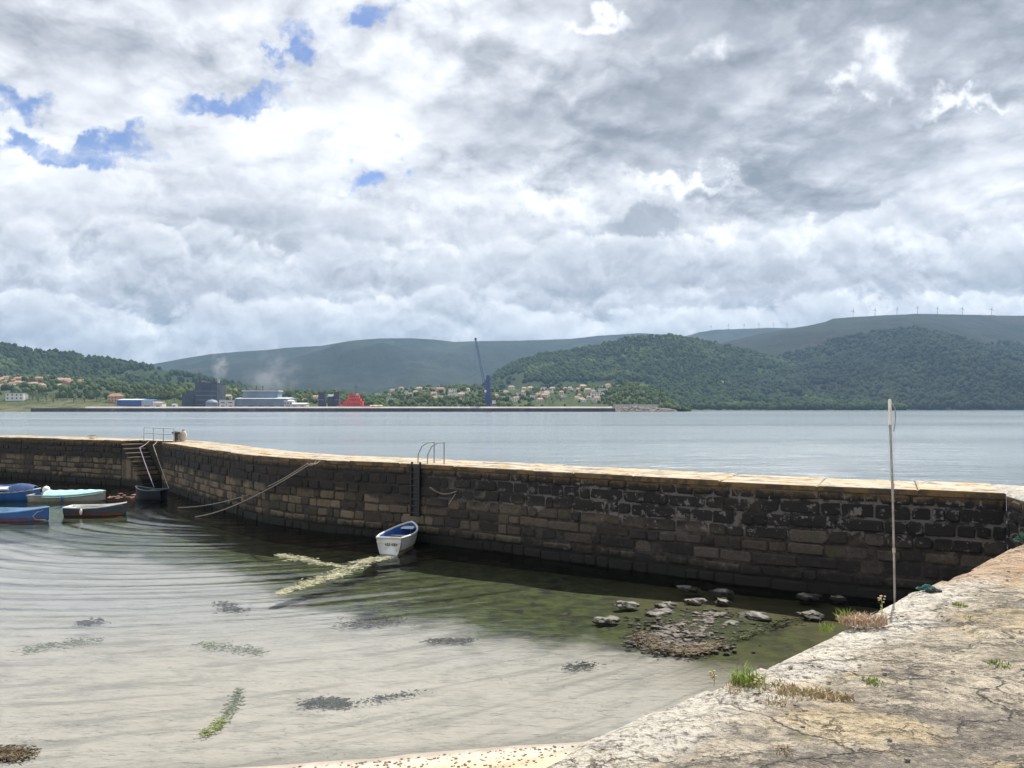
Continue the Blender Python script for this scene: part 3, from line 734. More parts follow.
def forest(name, hill, n, pxr, vr, r0, r1, mat, label_only=None, weight=None):
    ico = bmesh.new(); bmesh.ops.create_icosphere(ico, subdivisions=1, radius=1)
    bv = np.array([v.co[:] for v in ico.verts]); bf = np.array([[v.index for v in f.verts] for f in ico.faces]); ico.free()
    px = rng.uniform(*pxr, n); v = rng.uniform(vr[0], vr[1], n)**1.0
    D = hill.F+(hill.R-hill.F)*v; z = hill.z(px, D); X = (px-CX)/F*D
    clump = fbm(X/90, D/160, 3, 77)+.5
    keep = rng.uniform(0, 1, n) < np.clip((clump-.30)*5, .05, 1)
    px, D, z, X = px[keep], D[keep], z[keep], X[keep]; m = len(px)
    r = rng.uniform(r0, r1, m)*(.8+.5*rng.random(m)**3)
    V = bv[None]*(1+rng.uniform(-.28, .28, (m, len(bv), 1)))*r[:, None, None]*np.array([1, 1, 1.25])
    V = V+np.stack([X, D, z+r*.8], -1)[:, None, :]
    Fc = (bf[None]+(np.arange(m)*len(bv))[:, None, None]).reshape(-1, 3)
    o = mesh_np(name, V.reshape(-1, 3), Fc, mat, smooth=False)
    return o
def stuff(o, label, cat): tag(o, label, cat, kind='stuff')
stuff(forest('forest', green, 15000, (440, 905), (.02, 1.02), 4, 7, M_forest), 'green mixed woodland covering the middle hill behind the harbour town', 'woodland')
stuff(forest('forest', lefth, 9000, (-120, 310), (.05, 1.02), 4, 7, M_forest), 'green woodland covering the low hill at the far left', 'woodland')
stuff(forest('forest', moor, 16000, (620, 1150), (.005, .5), 4.5, 8, M_forest2), 'dark woodland on the lower slopes of the big hill at right', 'woodland')
stuff(forest('hedge_scrub', townL, 1500, (-60, 400), (.25, 1), 2.5, 5, M_leaf), 'scrub and garden trees between the houses on the left shore', 'scrub')
stuff(forest('hedge_scrub', townR, 2300, (372, 690), (.03, 1), 1.8, 3.8, M_leaf), 'scrub and garden trees between the houses above the harbour jetty', 'scrub')

# ------------------------------------------------------------------ houses
def house_proto(w, dp, h, wallm, roofm, nwin=3, flat=False, hip=.35):
    root = thing('house', 'x', 'house')
    MB().box((0, 0, h/2-1.5), (w, dp, h+3)).build('wall', wallm, root)
    e_ = .35; rh = dp*hip
    if flat: MB().box((0, 0, h+.22), (w+.5, dp+.5, .4)).build('roof', roofm, root)
    else:
        x_, y_ = w/2+e_, dp/2+e_
        MB().add([(-x_, -y_, h+.01), (x_, -y_, h+.01), (x_, y_, h+.01), (-x_, y_, h+.01), (-x_*.72, 0, h+rh), (x_*.72, 0, h+rh)],
                 [(0, 1, 5, 4), (2, 3, 4, 5), (1, 2, 5), (3, 0, 4), (3, 2, 1, 0)]).build('roof', roofm, root)
    fl = 2 if h > 4.6 else 1
    for f_ in range(fl):
        for k in range(nwin):
            MB().box(((k-(nwin-1)/2)*w/nwin, -dp/2-.02, 1.5+f_*2.8), (1.1, .12, 1.3)).build('window', M_glass, root)
    return root
protos = [house_proto(9, 8, 5.6, M_white, M_roof), house_proto(11, 8, 5.4, M_cream, M_roof2), house_proto(8, 7, 3.2, M_white, M_roof2, 2),
          house_proto(13, 9, 5.8, M_pink, M_roof), house_proto(14, 9, 5.6, M_white, M_palegrey, 4, True), house_proto(8, 8, 5.6, M_cream, M_roof, 2)]
used = set()
def place_house(k, px, py, hill, label, group=None, sc=1.0, rz=None, dz=0):
    src = protos[k]
    o = src if k not in used else copy_tree(src)
    used.add(k)
    p = hill.find(px, py); o.location = (p.x, p.y, p.z+dz); o.rotation_euler.z = random.uniform(-.5, .5) if rz is None else rz
    o.scale = (sc, sc, sc); o['label'] = label
    if group: o['group'] = group
    elif 'group' in o: del o['group']
    return o
place_house(4, 17, 400, townL, 'low wide white building on the grassy shore at the far left', sc=1.6, rz=.15)
place_house(0, 2, 390, townL, 'white house with bright red roof above the long white building, far left', sc=1.1, rz=.2)
place_house(3, 116, 402, townL, 'tall terracotta house standing alone between trees on the left shore', sc=1.35, rz=-.3)
random.seed(21)
for i in range(34):
    px = random.uniform(-45, 72); py = random.uniform(379, 389)
    place_house(random.choice([0, 1, 3, 3, 5, 1]), px, py, townL, 'orange roofed house in the crowded village on the slope at far left', 'village houses at far left', sc=random.uniform(.75, 1.0), dz=.5)
for i in range(8):
    place_house(random.choice([0, 1, 3]), random.uniform(66, 84), random.uniform(381, 385), townL, 'red roofed house in the sparse row right of the far left village', 'row of houses right of the village', sc=.75)
for px, py, k, l in ((228, 400, 1, 'cream house with red roof between the dark plant and the grey shed'), (233, 394, 3, 'terracotta block behind the twin white sheds'), (219, 396, 0, 'white house just right of the dark blue plant')):
    place_house(k, px, py, townL, l, sc=1.0)
for i in range(9):
    place_house(random.choice([0, 2, 5]), random.uniform(296, 336), random.uniform(396, 403), townL, 'small pale house between the grey shed and the red ship', 'houses behind the silos', sc=random.uniform(.8, 1.1))
for i in range(34):
    px = random.uniform(376, 470); py = random.uniform(390, 403)-max(0, (px-420))*.03
    place_house(random.choice([0, 1, 2, 4, 4, 2, 4]), px, py, townR, 'small house in the hillside town left of the blue harbour crane', 'town houses left of the crane', sc=random.uniform(.7, 1.1))
for i in range(46):
    px = random.uniform(496, 606); py = random.uniform(389, 403)
    place_house(random.choice([0, 2, 4, 4, 5, 1]), px, py, townR, 'small pale house in the hillside town right of the blue harbour crane', 'town houses right of the crane', sc=random.uniform(.7, 1.1))
place_house(4, 575, 390.5, townR, 'bright white flat roofed villa high in the town above the jetty', sc=.8)
place_house(4, 596, 397, townR, 'large pale villa with dark openings above the end of the jetty', sc=1.15, rz=.1)
place_house(0, 608, 388, townR, 'white house on the wooded slope above the end of the jetty', sc=.95)
place_house(2, 722, 383, green, 'lone tiny white cottage in the woods of the middle hill', sc=1.0)
place_house(4, 757, 380, moor, 'white farm building in the woods, longer one of two on the right hill', sc=1.1)
place_house(2, 771, 381.5, moor, 'white farm building in the woods, smaller one of two on the right hill', sc=1.0)

# ------------------------------------------------------------------ individual shore trees
def tree_proto(h, w, seed):
    rr = random.Random(seed); root = thing('broadleaf_tree', 'x', 'tree')
    MB().tube([(0, 0, -1), (.1, 0, h*.3), (.2, .1, h*.55)], [.45, .32, .15], 7).build('trunk', M_trunk, root)
    mb = MB()
    lobes = [(rr.uniform(-.5, .5)*w, rr.uniform(-.5, .5)*w, rr.uniform(.38, .85)*h, rr.uniform(.18, .32)*w) for _ in range(8)]
    for k in range(150):
        l = rr.choice(lobes); a = rr.uniform(0, 6.28); b_ = rr.uniform(-1, 1); q_ = l[3]*rr.uniform(.6, 1.15)
        c = (l[0]+q_*math.cos(a)*math.sqrt(1-b_*b_), l[1]+q_*math.sin(a)*math.sqrt(1-b_*b_), l[2]+q_*b_*1.1)
        s_ = rr.uniform(.35, .8)
        vs = [(c[0]+rr.uniform(-s_, s_), c[1]+rr.uniform(-s_, s_), c[2]+rr.uniform(-s_, s_)) for _ in range(4)]
        mb.add(vs, [(0, 1, 2), (0, 2, 3), (0, 3, 1), (1, 3, 2)])
    mb.build('crown', M_leaf, root); return root
tp = [tree_proto(11, 9, 1), tree_proto(14, 9, 2), tree_proto(9, 8, 3)]
tused = set()
def place_tree(k, px, py, hill, label, group, sc=1.0):
    o = tp[k] if k not in tused else copy_tree(tp[k])
    tused.add(k); p = hill.find(px, py) if hill else Q(px, py, 955)
    o.location = p; o.rotation_euler.z = random.uniform(0, 6); o.scale = (sc, sc, sc*random.uniform(.9, 1.1)); o['label'] = label; o['group'] = group
random.seed(5)
for px in np.linspace(30, 102, 17):
    place_tree(random.randrange(3), px+random.uniform(-2, 2), random.uniform(397, 403), townL, 'round green tree between the white shore building and the tall terracotta house', 'shore trees left of the terracotta house', random.uniform(.9, 1.5))
for px in np.linspace(128, 182, 14):
    place_tree(random.randrange(3), px+random.uniform(-2, 2), random.uniform(398, 403), townL, 'green tree in the belt between the terracotta house and the dark blue plant', 'shore trees left of the plant', random.uniform(.9, 1.5))
for px in np.linspace(296, 470, 26):
    place_tree(random.randrange(3), px+random.uniform(-3, 3), random.uniform(399, 405), townR if px > 372 else townL, 'green tree on the flat ground behind the jetty, left of the crane', 'trees behind the jetty left of the crane', random.uniform(.45, .85))
for px in np.linspace(500, 660, 26):
    place_tree(random.randrange(3), px+random.uniform(-3, 3), random.uniform(397, 405), townR, 'green tree behind the jetty, right of the crane', 'trees behind the jetty right of the crane', random.uniform(.45, .85))

# ------------------------------------------------------------------ jetty, breakwater, harbour
JD = 900.0
def jx(px, D=JD): return (px-CX)/F*D
def jz(py, D=JD): return CAMZ+(HOR-py)/F*D
jt = thing('harbour_jetty', 'long dark low harbour jetty with pale parapet stretching across the bay', 'jetty', (jx(300), JD, 0))
def bx(mb, px0, px1, py0, py1, D, dep, ox=0.0):
    """block seen between two pixel columns and rows at depth D"""
    x0, x1, z0, z1 = jx(px0, D), jx(px1, D), jz(py1, D), jz(py0, D)
    return mb.box(((x0+x1)/2-ox, dep/2, (z0+z1)/2), (x1-x0, dep, z1-z0))
ox = jx(300)
b = MB(); bx(b, 31, 615, 408.2, 413.5, JD, 55, ox); b.build('quay_body', M_jetty, jt)
b = MB(); bx(b, 85, 612, 406.6, 408.15, JD+1, 3, ox); b.v = [(v[0], v[1]+1+(2.6 if v[2] > jz(407.4) and v[1] < 1 else 0), v[2]) for v in b.v]; b.build('parapet', simple('pale_concrete', (.46, .41, .385), .9, .12, .08), jt)
b = MB()
for px in np.arange(40, 610, 9.5): b.box((jx(px)-ox, -.35, jz(410.2)), (1.1, .7, 3.2))
b.build('fender', M_darkgrey, jt)['kind'] = 'stuff'
bank = MB(); rr = random.Random(2)
X, Y = np.meshgrid(np.linspace(jx(-260, 905), jx(150, 905), 200), np.linspace(900, 1010, 20), indexing='ij')
k = (Y-900)/110; Z = -2+9.5*np.clip(k*2.2, 0, 1)**.7+1.5*fbm(X/12, Y/12, 3, 9)*(k > .02)-np.clip((X-jx(100, 905))/60, 0, 1)*4.5
o = grid('shore_bank', X, Y, Z, M_shore, flip=True); tag(o, kind='structure')
X, Y = np.meshgrid(np.linspace(jx(25, 905), jx(705, 905), 120), np.linspace(953, 1100, 20), indexing='ij')
o = grid('harbour_ground', X, Y, 4.2+0*X+.3*fbm(X/9, Y/9, 2, 4), simple('harbour_apron', (.20, .19, .17), .9, .3, .03), flip=True); tag(o, kind='structure')

bw = thing('breakwater_head', 'pale rubble rock mound at the right end of the harbour jetty', 'breakwater', (jx(640), JD, 0))
mb = MB(); rr = random.Random(8)
for i in range(420):
    px = rr.uniform(611, 677); hmax = np.interp(px, [611, 640, 660, 671, 678], [6.6, 5.6, 4.3, 3.2, .6]); zc = rr.uniform(-.5, hmax)
    s_ = rr.uniform(.8, 1.7); yy = -4+zc*1.1+rr.uniform(-1, 1)
    mb.blob((jx(px)-jx(640), yy+6, zc), (s_*1.3, s_, s_*.8), 1, .5, i)
mb.build('rock_armour', M_rock, bw)
b = MB(); bx(b, 614, 657, 404.4, 408.4, JD+10, 8, jx(640)); b.v = [(v[0], v[1]+10, v[2]) for v in b.v]; b.build('concrete_cap', M_concrete, bw)

# lamp posts on the jetty
lp = thing('jetty_lamp_post', 'x', 'lamp post')
MB().tube([(0, 0, 0), (0, 0, 13)], [.22, .14], 6).build('post', M_metal, lp)
MB().box((.5, 0, 13), (1.6, .5, .3)).build('lamp_head', M_metal, lp)
for i, (px, l) in enumerate(((595, 'thin lamp post on the jetty below the large pale villa'), (608, 'thin lamp post at the jetty end beside the rubble mound'), (512, 'thin lamp post on the jetty just right of the blue crane'), (447, 'thin lamp post on the jetty left of the blue crane'))):
    o = lp if i == 0 else copy_tree(lp); o.location = (jx(px, 915), 915, 4.3); o['label'] = l; o['group'] = 'lamp posts along the harbour jetty'

def building(name, label, cat, px0, px1, py0, D, dep, wallm, roofm=None, roofkind='gable', py1=409, group=None, doors=0, wins=0, roof_h=2.0):
    x0, x1 = jx(px0, D), jx(px1, D); z1 = jz(py0, D); z0 = min(4.0, jz(py1, D)); w = x1-x0; cx = (x0+x1)/2
    root = thing(name, label, cat, (cx, D, z0), 0, group); h = z1-z0
    MB().box((0, dep/2, h/2-1), (w, dep, h+2)).build('wall', wallm, root)
    if roofm:
        if roofkind == 'gable':
            MB().add([(-w/2-.4, -.4, h+.01), (w/2+.4, -.4, h+.01), (w/2+.4, dep+.4, h+.01), (-w/2-.4, dep+.4, h+.01), (-w/2-.4, dep/2, h+roof_h), (w/2+.4, dep/2, h+roof_h)],
                     [(0, 1, 5, 4), (2, 3, 4, 5), (1, 2, 5), (3, 0, 4), (3, 2, 1, 0)]).build('roof', roofm, root)
        else: MB().box((0, dep/2, h+.3), (w+.6, dep+.6, .6)).build('roof', roofm, root)
    for k in range(doors): MB().box((-w/2+w*(k+.5)/doors, -.05, 2.2), (w/doors*.5, .15, 4.2)).build('door', M_darkgrey, root)
    for k in range(wins): MB().box((-w/2+w*(k+.5)/wins, -.05, h*.72), (w/wins*.55, .15, 1.2)).build('window', M_glass, root)
    return root
building('warehouse', 'bright blue shore warehouse on the left', 'warehouse', 117, 141, 400, 960, 25, M_bluewall, M_palegrey, roof_h=1.6, doors=3)
building('warehouse', 'pale grey blue warehouse adjoining the bright blue one', 'warehouse', 141.5, 153, 400.5, 960, 22, M_palegrey, M_bluewall, roof_h=1.6, doors=1)
building('shed', 'white shed with tiled roof at the right end of the blue warehouse', 'shed', 154, 162, 403, 958, 12, M_white, M_roof2, roof_h=1.8, doors=1)
building('kiosk', 'small white cabin on the shore left of the dark plant', 'cabin', 172, 176, 404.5, 958, 6, M_white, M_palegrey, roof_h=.8, doors=1)
pl_ = building('factory', 'big dark blue industrial plant with stacks', 'factory', 195, 217, 383.5, 985, 30, M_darkblue, M_darkgrey, 'flat', wins=5)
def ploc(px, D, par): return jx(px, D)-par.location.x
b = MB(); b.box((ploc(184.5+3, 985, pl_), 14, 9), (16, 26, 18)); b.box((ploc(190.5, 985, pl_), 12, 12), (14, 20, 24)); b.build('lower_block', M_darkblue, pl_)
b = MB(); b.box((ploc(200, 985, pl_), 10, 33.6), (11, 12, 5)); b.box((ploc(211, 985, pl_), 12, 32.5), (16, 12, 2.6)); b.build('roof_plant', M_darkgrey, pl_)
for px, ph in ((197.3, 12), (211, 9)):
    MB().lathe([(1.3, 0), (1.2, ph*.6), (1.1, ph)], (ploc(px, 985, pl_), 8, 31.6)).build('chimney', M_darkgrey, pl_)
b = MB(); b.lathe([(1.5, 0), (1.5, 8), (2.0, 8.2), (2.0, 9)], (ploc(215.5, 985, pl_), 10, 31.6)); b.build('vent_stack', M_palegrey, pl_)
b = MB()
for z_ in (6, 12, 18, 24): b.box((0, -.1, z_), (28, .3, .5))
b.build('cladding_band', M_greyblue, pl_)
tk = thing('storage_tank', 'grey domed storage tank at the foot of the dark plant', 'tank', (jx(209.5, 962), 970, 4))
MB().lathe([(7.8, 0), (7.8, 8), (6.2, 10), (3.4, 11.3), (.2, 11.8)], n=24).build('shell', M_greyblue, tk)
MB().lathe([(.7, 11.6), (.7, 12.8)]).build('vent', M_metal, tk)
for px, l in ((223, 'left one of two white box sheds with dark doorways'), (230.6, 'right one of two white box sheds with dark doorways')):
    building('box_shed', l, 'shed', px-3.7, px+3.5, 400.3, 962, 9, M_white, M_palegrey, 'flat', doors=1, wins=1, group='white box sheds')
sh = building('factory_shed', 'large grey blue factory shed with pale stepped roof', 'factory', 235, 288, 398.7, 965, 40, M_greyblue, M_palegrey, roof_h=2.0, doors=5)
b = MB(); bx(b, 246, 280, 391.2, 399, 990, 20, sh.location.x); b.v = [(v[0], v[1]+14, v[2]-4) for v in b.v]; b.build('upper_hall', M_greyblue, sh)
b = MB(); bx(b, 245, 281, 390, 391.1, 990, 22, sh.location.x); b.v = [(v[0], v[1]+13, v[2]-4) for v in b.v]; b.build('upper_roof', M_palegrey, sh)
for px in (255, 261.5): MB().lathe([(.6, 0), (.5, 7)], (ploc(px, 980, sh), 20, 24)).build('chimney', M_darkgrey, sh)
building('white_works', 'white end building with pale roof right of the grey shed', 'building', 284, 292, 401, 963, 14, M_palegrey, M_white, roof_h=1.5, wins=3, doors=1)
building('long_shed', 'long low white shed between the grey factory shed and the silos', 'shed', 291, 306, 404, 962, 16, M_cream, M_white, roof_h=1.6, doors=2)
for px, l, w in ((321.5, 'dark square silo tower left of the red ship', 3.2), (336.5, 'dark silo tower touching the red ship', 2.6)):
    o = building('silo', l, 'silo', px-w, px+w, 392.5, 970, 8, M_darkblue, M_darkgrey, 'flat', group='dark silos by the red ship')
    MB().box((0, -.1, 12), (w*2.2, .25, .5)).build('walkway', M_metal, o)
o = building('conical_heap_shed', 'dark peaked shed between the two silo towers', 'shed', 327.8, 333.4, 396.5, 972, 10, M_darkblue, M_greyblue, roof_h=3, doors=1)
o = building('yellow_shed', 'low yellowish shed on the jetty right of the red ship', 'shed', 370, 382, 405.8, 918, 8, M_yellow, M_yellow, roof_h=1, doors=2)

# red ship behind the jetty
ship = thing('red_ship', 'red rescue ship with stepped superstructure and mast moored behind the jetty', 'ship', (jx(354, 960), 962, 0))
def hullmesh(L, Wd, zk, z0, z1):
    n = 24; vs = []; fs = []
    for i in range(n+1):
        a = i/n; w = Wd/2*min(1, (1-a)*3.2)**.6*(.85+.15*min(1, a*6)); sh_ = (a-.4)**2*4.5
        for (k, zz_) in ((.45, zk), (.85, z0), (1, z1+sh_)):
            vs += [(-L/2+L*a, -w*k, zz_), (-L/2+L*a, w*k, zz_)]
    for i in range(n):
        q_ = i*6; r_ = q_+6
        for k in range(2):
            fs += [(q_+2*k, r_+2*k, r_+2*k+2, q_+2*k+2), (q_+2*k+1, q_+2*k+3, r_+2*k+3, r_+2*k+1)]
        fs.append((q_+4, r_+4, r_+5, q_+5))
    fs.append((0, 2, 4, 5, 3, 1)); return vs, fs
ship.scale = (1.05, 1, 1.12)
MB().add(*hullmesh(43, 11, -1.5, 0, 6.0)).build('hull', M_red, ship)
b = MB(); b.box((-1, 0, 9), (24, 9, 6)); b.box((0, 0, 13.6), (17, 8.4, 3.2)); b.box((1, 0, 17), (11, 7.6, 3.6)); b.box((2, 0, 19.8), (6.5, 6, 2)); sup = b.build('superstructure', M_red, ship)
for zz_, n in ((8.5, 7), (13.6, 5), (17.4, 4)):
    for k in range(n): MB().box(((k-(n-1)/2)*2.4, -4.55 if zz_ < 10 else (-4.25 if zz_ < 15 else -3.85), zz_), (1.2, .15, 1.1)).build('window', M_glass, sup)
MB().box((4.2, -3.9, 19.8), (2.4, .3, 2.2)).build('bridge_panel', M_white, sup)
b = MB(); b.tube([(2, 0, 20.5), (2, 0, 32)], [.45, .15], 6); b.tube([(-1, 0, 28), (5, 0, 28)], .12, 5); b.tube([(0, 0, 30), (4, 0, 30)], .1, 5); b.build('mast', M_darkgrey, ship)
b = MB(); b.lathe([(1.5, 0), (1.2, 5)], (-6, 0, 15)); b.build('funnel', M_red, ship)
b = MB(); b.tube([(-12, -2, 6), (-15, -2, 12), (-19, -2, 9)], .4, 6); b.build('deck_crane', M_red, ship)

# harbour crane
cr_ = thing('harbour_crane', 'tall blue mobile harbour crane with long raised lattice boom on the jetty', 'crane', (jx(488, 925), 925, 4.6))
b = MB(); b.box((0, 0, 1.8), (18, 8, 1.6)); b.box((-7, 0, 1.0), (3, 10, 1.2)); b.box((7, 0, 1.0), (3, 10, 1.2)); b.build('chassis', M_craneblue, cr_)
for sx in (-7, -3.5, 0, 3.5, 7):
    for sy in (-3.6, 3.6):
        w_ = MB(); w_.tube([(sx, sy-.5, .75), (sx, sy+.5, .75)], .75, 12); w_.build('wheel', M_darkgrey, cr_)
b = MB(); b.lathe([(3.2, 2.6), (2.8, 4), (2.4, 6)]); b.build('slewing_ring', M_darkgrey, cr_)
b = MB(); b.box((2.5, 0, 8), (13, 5.5, 4)); b.build('machine_house', M_craneblue, cr_)
MB().box((7.2, 0, 7.2), (4.2, 5.8, 4.4)).build('counterweight', M_white, cr_)
b = MB(); b.add([(-3.9, -2.2, 9.9), (4.2, -2.2, 9.9), (4.2, 2.2, 9.9), (-3.9, 2.2, 9.9), (-2.0, -1.6, 39), (1.8, -1.6, 39), (1.8, 1.6, 39), (-2.0, 1.6, 39)],
               [(0, 1, 5, 4), (1, 2, 6, 5), (2, 3, 7, 6), (3, 0, 4, 7), (4, 5, 6, 7)]); b.box((0, 0, 39.8), (4.6, 4, 1.6)); b.build('tower', M_craneblue, cr_)
MB().box((-3.2, -1, 21), (2.4, 2.4, 3.0)).build('operator_cab', M_white, cr_)
bp = Vector((-2.5, 0, 20)); bt = Vector((jx(475.5, 925)-jx(488, 925), 0, jz(339.5, 925)-4.6))
b = MB(); N = 22
def lat(k, sx, sy): 
    w_ = 1.5*min(1, k/3+.25)*(1-.55*k/N); p = bp.lerp(bt, k/N); return p+Vector((sx*w_*.95, sy*w_, sx*w_*.2))
for sx in (-1, 1):
    for sy in (-1, 1): b.tube([lat(k, sx, sy) for k in range(N+1)], .26, 5)
for k in range(N):
    for sx in (-1, 1): b.tube([lat(k, sx, -1), lat(k+1, sx, 1)], .1, 4); b.tube([lat(k, sx, 1), lat(k+1, sx, -1)], .1, 4)
    for sy in (-1, 1): b.tube([lat(k, -1, sy), lat(k+1, 1, sy)], .1, 4)
boom = b.build('boom', M_craneblue, cr_)
b = MB(); b.box(tuple(bt+Vector((0, 0, .6))), (2.6, 2.2, 3.0)); b.build('boom_head', M_darkgrey, boom)
b = MB()
for sy in (-.6, .6): b.tube([Vector((0, sy, 39.5)), bt+Vector((0, sy, 0))], .07, 4)
b.tube([bt, (bt.x-1, 0, 30)], .07, 4); b.box((bt.x-1, 0, 29), (1, 1, 2)); b.build('hoist_rope', M_darkgrey, boom)

# parked things on the jetty: trucks and small sheds seen as light dots
# ------------------------------------------------------------------ wind turbines
tb = thing('wind_turbine', 'x', 'wind turbine')
MB().tube([(0, 0, -8), (0, 0, 42)], [1.7, 1.0], 8).build('tower', M_turbine, tb)
MB().box((0, .5, 42.8), (2, 5, 2)).build('nacelle', M_turbine, tb)
def blade(ang):
    vs = []
    for q_, w_ in ((0, .7), (4, 1.5), (18, .35)):
        for s_ in (-1, 1):
            for dy in (-.2, .2): vs.append(Matrix.Rotation(ang, 3, 'Y') @ Vector((s_*w_, dy, q_)))
    vs = [v+Vector((0, -2.4, 42.8)) for v in vs]; fs = []
    for k in range(2):
        a = k*4; b_ = a+4; fs += [(a, a+1, b_+1, b_), (a+2, b_+2, b_+3, a+3), (a, b_, b_+2, a+2), (a+1, a+3, b_+3, b_+1)]
    fs += [(0, 2, 3, 1), (8, 9, 11, 10)]; return MB().add(vs, fs)
nac = [c for c in tb.children if c.name.startswith('nacelle')][0]
for k in range(3): blade(R(120*k+15)).build('blade', M_turbine, nac)
first = True
names = ['first', 'second', 'third', 'fourth', 'fifth', 'sixth', 'seventh']
for i, px in enumerate([711, 728.5, 744, 759, 773.5, 787]):
    o = tb if first else copy_tree(tb); first = False
    p = Q(px, np.interp(px, farb.px, farb.py), farb.R); o.location = (p.x, p.y, p.z-2); o.scale = (.62,)*3; o.rotation_euler.z = random.uniform(-.4, .4)
    o['label'] = '%s wind turbine from the left on the distant ridge, among the six smaller ones' % names[i]; o['group'] = 'wind turbines on the distant ridge'
for i, px in enumerate([854, 876, 898, 918.5, 938.5, 963.5, 993]):
    o = copy_tree(tb); p = Q(px, np.interp(px, moor.px, moor.py), moor.R); o.location = (p.x, p.y+8, p.z-2); o.scale = (.64,)*3; o.rotation_euler.z = random.uniform(-.4, .4)
    o['label'] = '%s wind turbine from the left on the crest of the big right hill' % names[i]; o['group'] = 'wind turbines on the right hill'

# ------------------------------------------------------------------ boats
M_bw = simple('white_boat_paint', (.70, .70, .68), .4, .08, 3, dirt=(.45, .42, .36))
M_bblue = simple('blue_boat_paint', (.03, .12, .36), .35, .15, 3)
M_bblue2 = simple('navy_boat_cover', (.02, .055, .16), .6, .2, 3)
M_blight = simple('light_blue_paint', (.28, .48, .66), .5, .15, 3)
M_bgrey = simple('dark_grey_boat_paint', (.055, .075, .10), .5, .2, 3)
M_bred = simple('antifouling_paint', (.22, .07, .04), .7, .2)
M_turq = simple('turquoise_cover', (.36, .66, .66), .6, .15, 4, bump=.02, bscale=6)
M_bcream = simple('pale_grey_rubber', (.42, .42, .38), .6, .15, 3)
M_wood = simple('weathered_wood', (.26, .18, .10), .8, .25, 8)
M_black = simple('black_plastic', (.015, .015, .017), .5, .1)
M_buoy = simple('white_buoy', (.80, .78, .74), .5, .06, 8)
M_pinkbuoy = simple('pink_buoy', (.72, .30, .26), .5, .1, 8)
M_rope = simple('pale_rope', (.38, .34, .28), .9, .25, 30)
M_ropeg = simple('green_rope', (.02, .09, .06), .9, .3, 30)
def sec(L, Wd, H, k, n=11, bow=.75, sheer=.16, inset=0.0, floor=None, tran=.78):
    """cross-section of a small boat at station k (0 stern .. 1 bow)"""
    w = Wd/2*(1-((max(0, k-.38))/.62)**2.3)**bow if k > .38 else Wd/2*(tran+(1-tran)*math.sin(k/.38*math.pi/2))
    w = max(w, .012); zt = H+sheer*max(0, k-.35)**2*2.4+.03*(1-k)
    kz = -.12+.30*max(0, k-.72)**2*6
    w = max(.01, w-inset); pts = []
    for j in range(n):
        a = -1+2*j/(n-1); s_ = abs(a); xx = w*(s_**.55)*(1 if a > 0 else -1) if a else 0
        zz_ = kz+inset+(zt-kz-inset)*(s_**2.4)
        if floor is not None: zz_ = max(zz_, floor)
        pts.append((-L/2+L*k, xx, zz_))
    return pts
def boat(name, label, loc, heading, L, Wd, H, hullm, inm, rimm, parts=(), group=None, bottom=None):
    """bow points to +X of the boat; heading = world angle of the bow from +X"""
    root = thing(name, label, 'boat', loc, heading, group); N = 22; n = 11
    def skin(inset, floor, rev, k0=0, k1=1):
        ks = [k0+(k1-k0)*i/N for i in range(N+1)]; vs = []; fs = []
        for k in ks: vs += sec(L, Wd, H, k, n, inset=inset, floor=floor)
        for i in range(N):
            for j in range(n-1):
                q_ = (i*n+j, (i+1)*n+j, (i+1)*n+j+1, i*n+j+1); fs.append(q_[::-1] if rev else q_)
        return vs, fs
    mb = MB(); v_, f_ = skin(0, None, True); f_.append(tuple(range(n))); mb.add(v_, f_); mb.build('hull', hullm, root, True)
    if inm:
        mb = MB(); v_, f_ = skin(.035, .02, False, .012, .985); f_.append(tuple(range(n))[::-1]); mb.add(v_, f_); mb.build('interior', inm, root, True)
    mb = MB()
    for sd_ in (0, n-1):
        mb.tube([Vector(sec(L, Wd, H, i/N, n)[sd_])+Vector((0, -.012 if sd_ else .012, .004)) for i in range(N+1)], .028, 6)
    a_ = Vector(sec(L, Wd, H, 0, n)[0]); b_ = Vector(sec(L, Wd, H, 0, n)[n-1]); mb.tube([a_, b_], .03, 6)
    mb.build('gunwale', rimm, root)
    if bottom:
        mb = MB()
        for sd_ in (-1, 1):
            vs = []
            for i in range(N):
                k = i/N; row = sec(L, Wd, H, k, 31)
                lo = min(range(31), key=lambda j: abs(row[j][2]-.03)+(0 if (row[j][1]*sd_ > 0) else 9)); hi = min(range(31), key=lambda j: abs(row[j][2]-.11)+(0 if (row[j][1]*sd_ > 0) else 9))
                for q_ in (lo, hi): vs.append((row[q_][0], row[q_][1]+sd_*.006, row[q_][2]))
            mb.add(vs, [(2*i, 2*i+2, 2*i+3, 2*i+1) for i in range(N-1)])
        mb.build('boot_stripe', bottom, root)
    return root
def thwart(root, L, Wd, H, k, mat, wid=.22, z=None, name='thwart', th=.03):
    row = sec(L, Wd, H, k, 11); w = row[-1][1]-.03
    return MB().box((-L/2+L*k, 0, (H*.72 if z is None else z)), (wid, 2*w*.93, th)).build(name, mat, root)
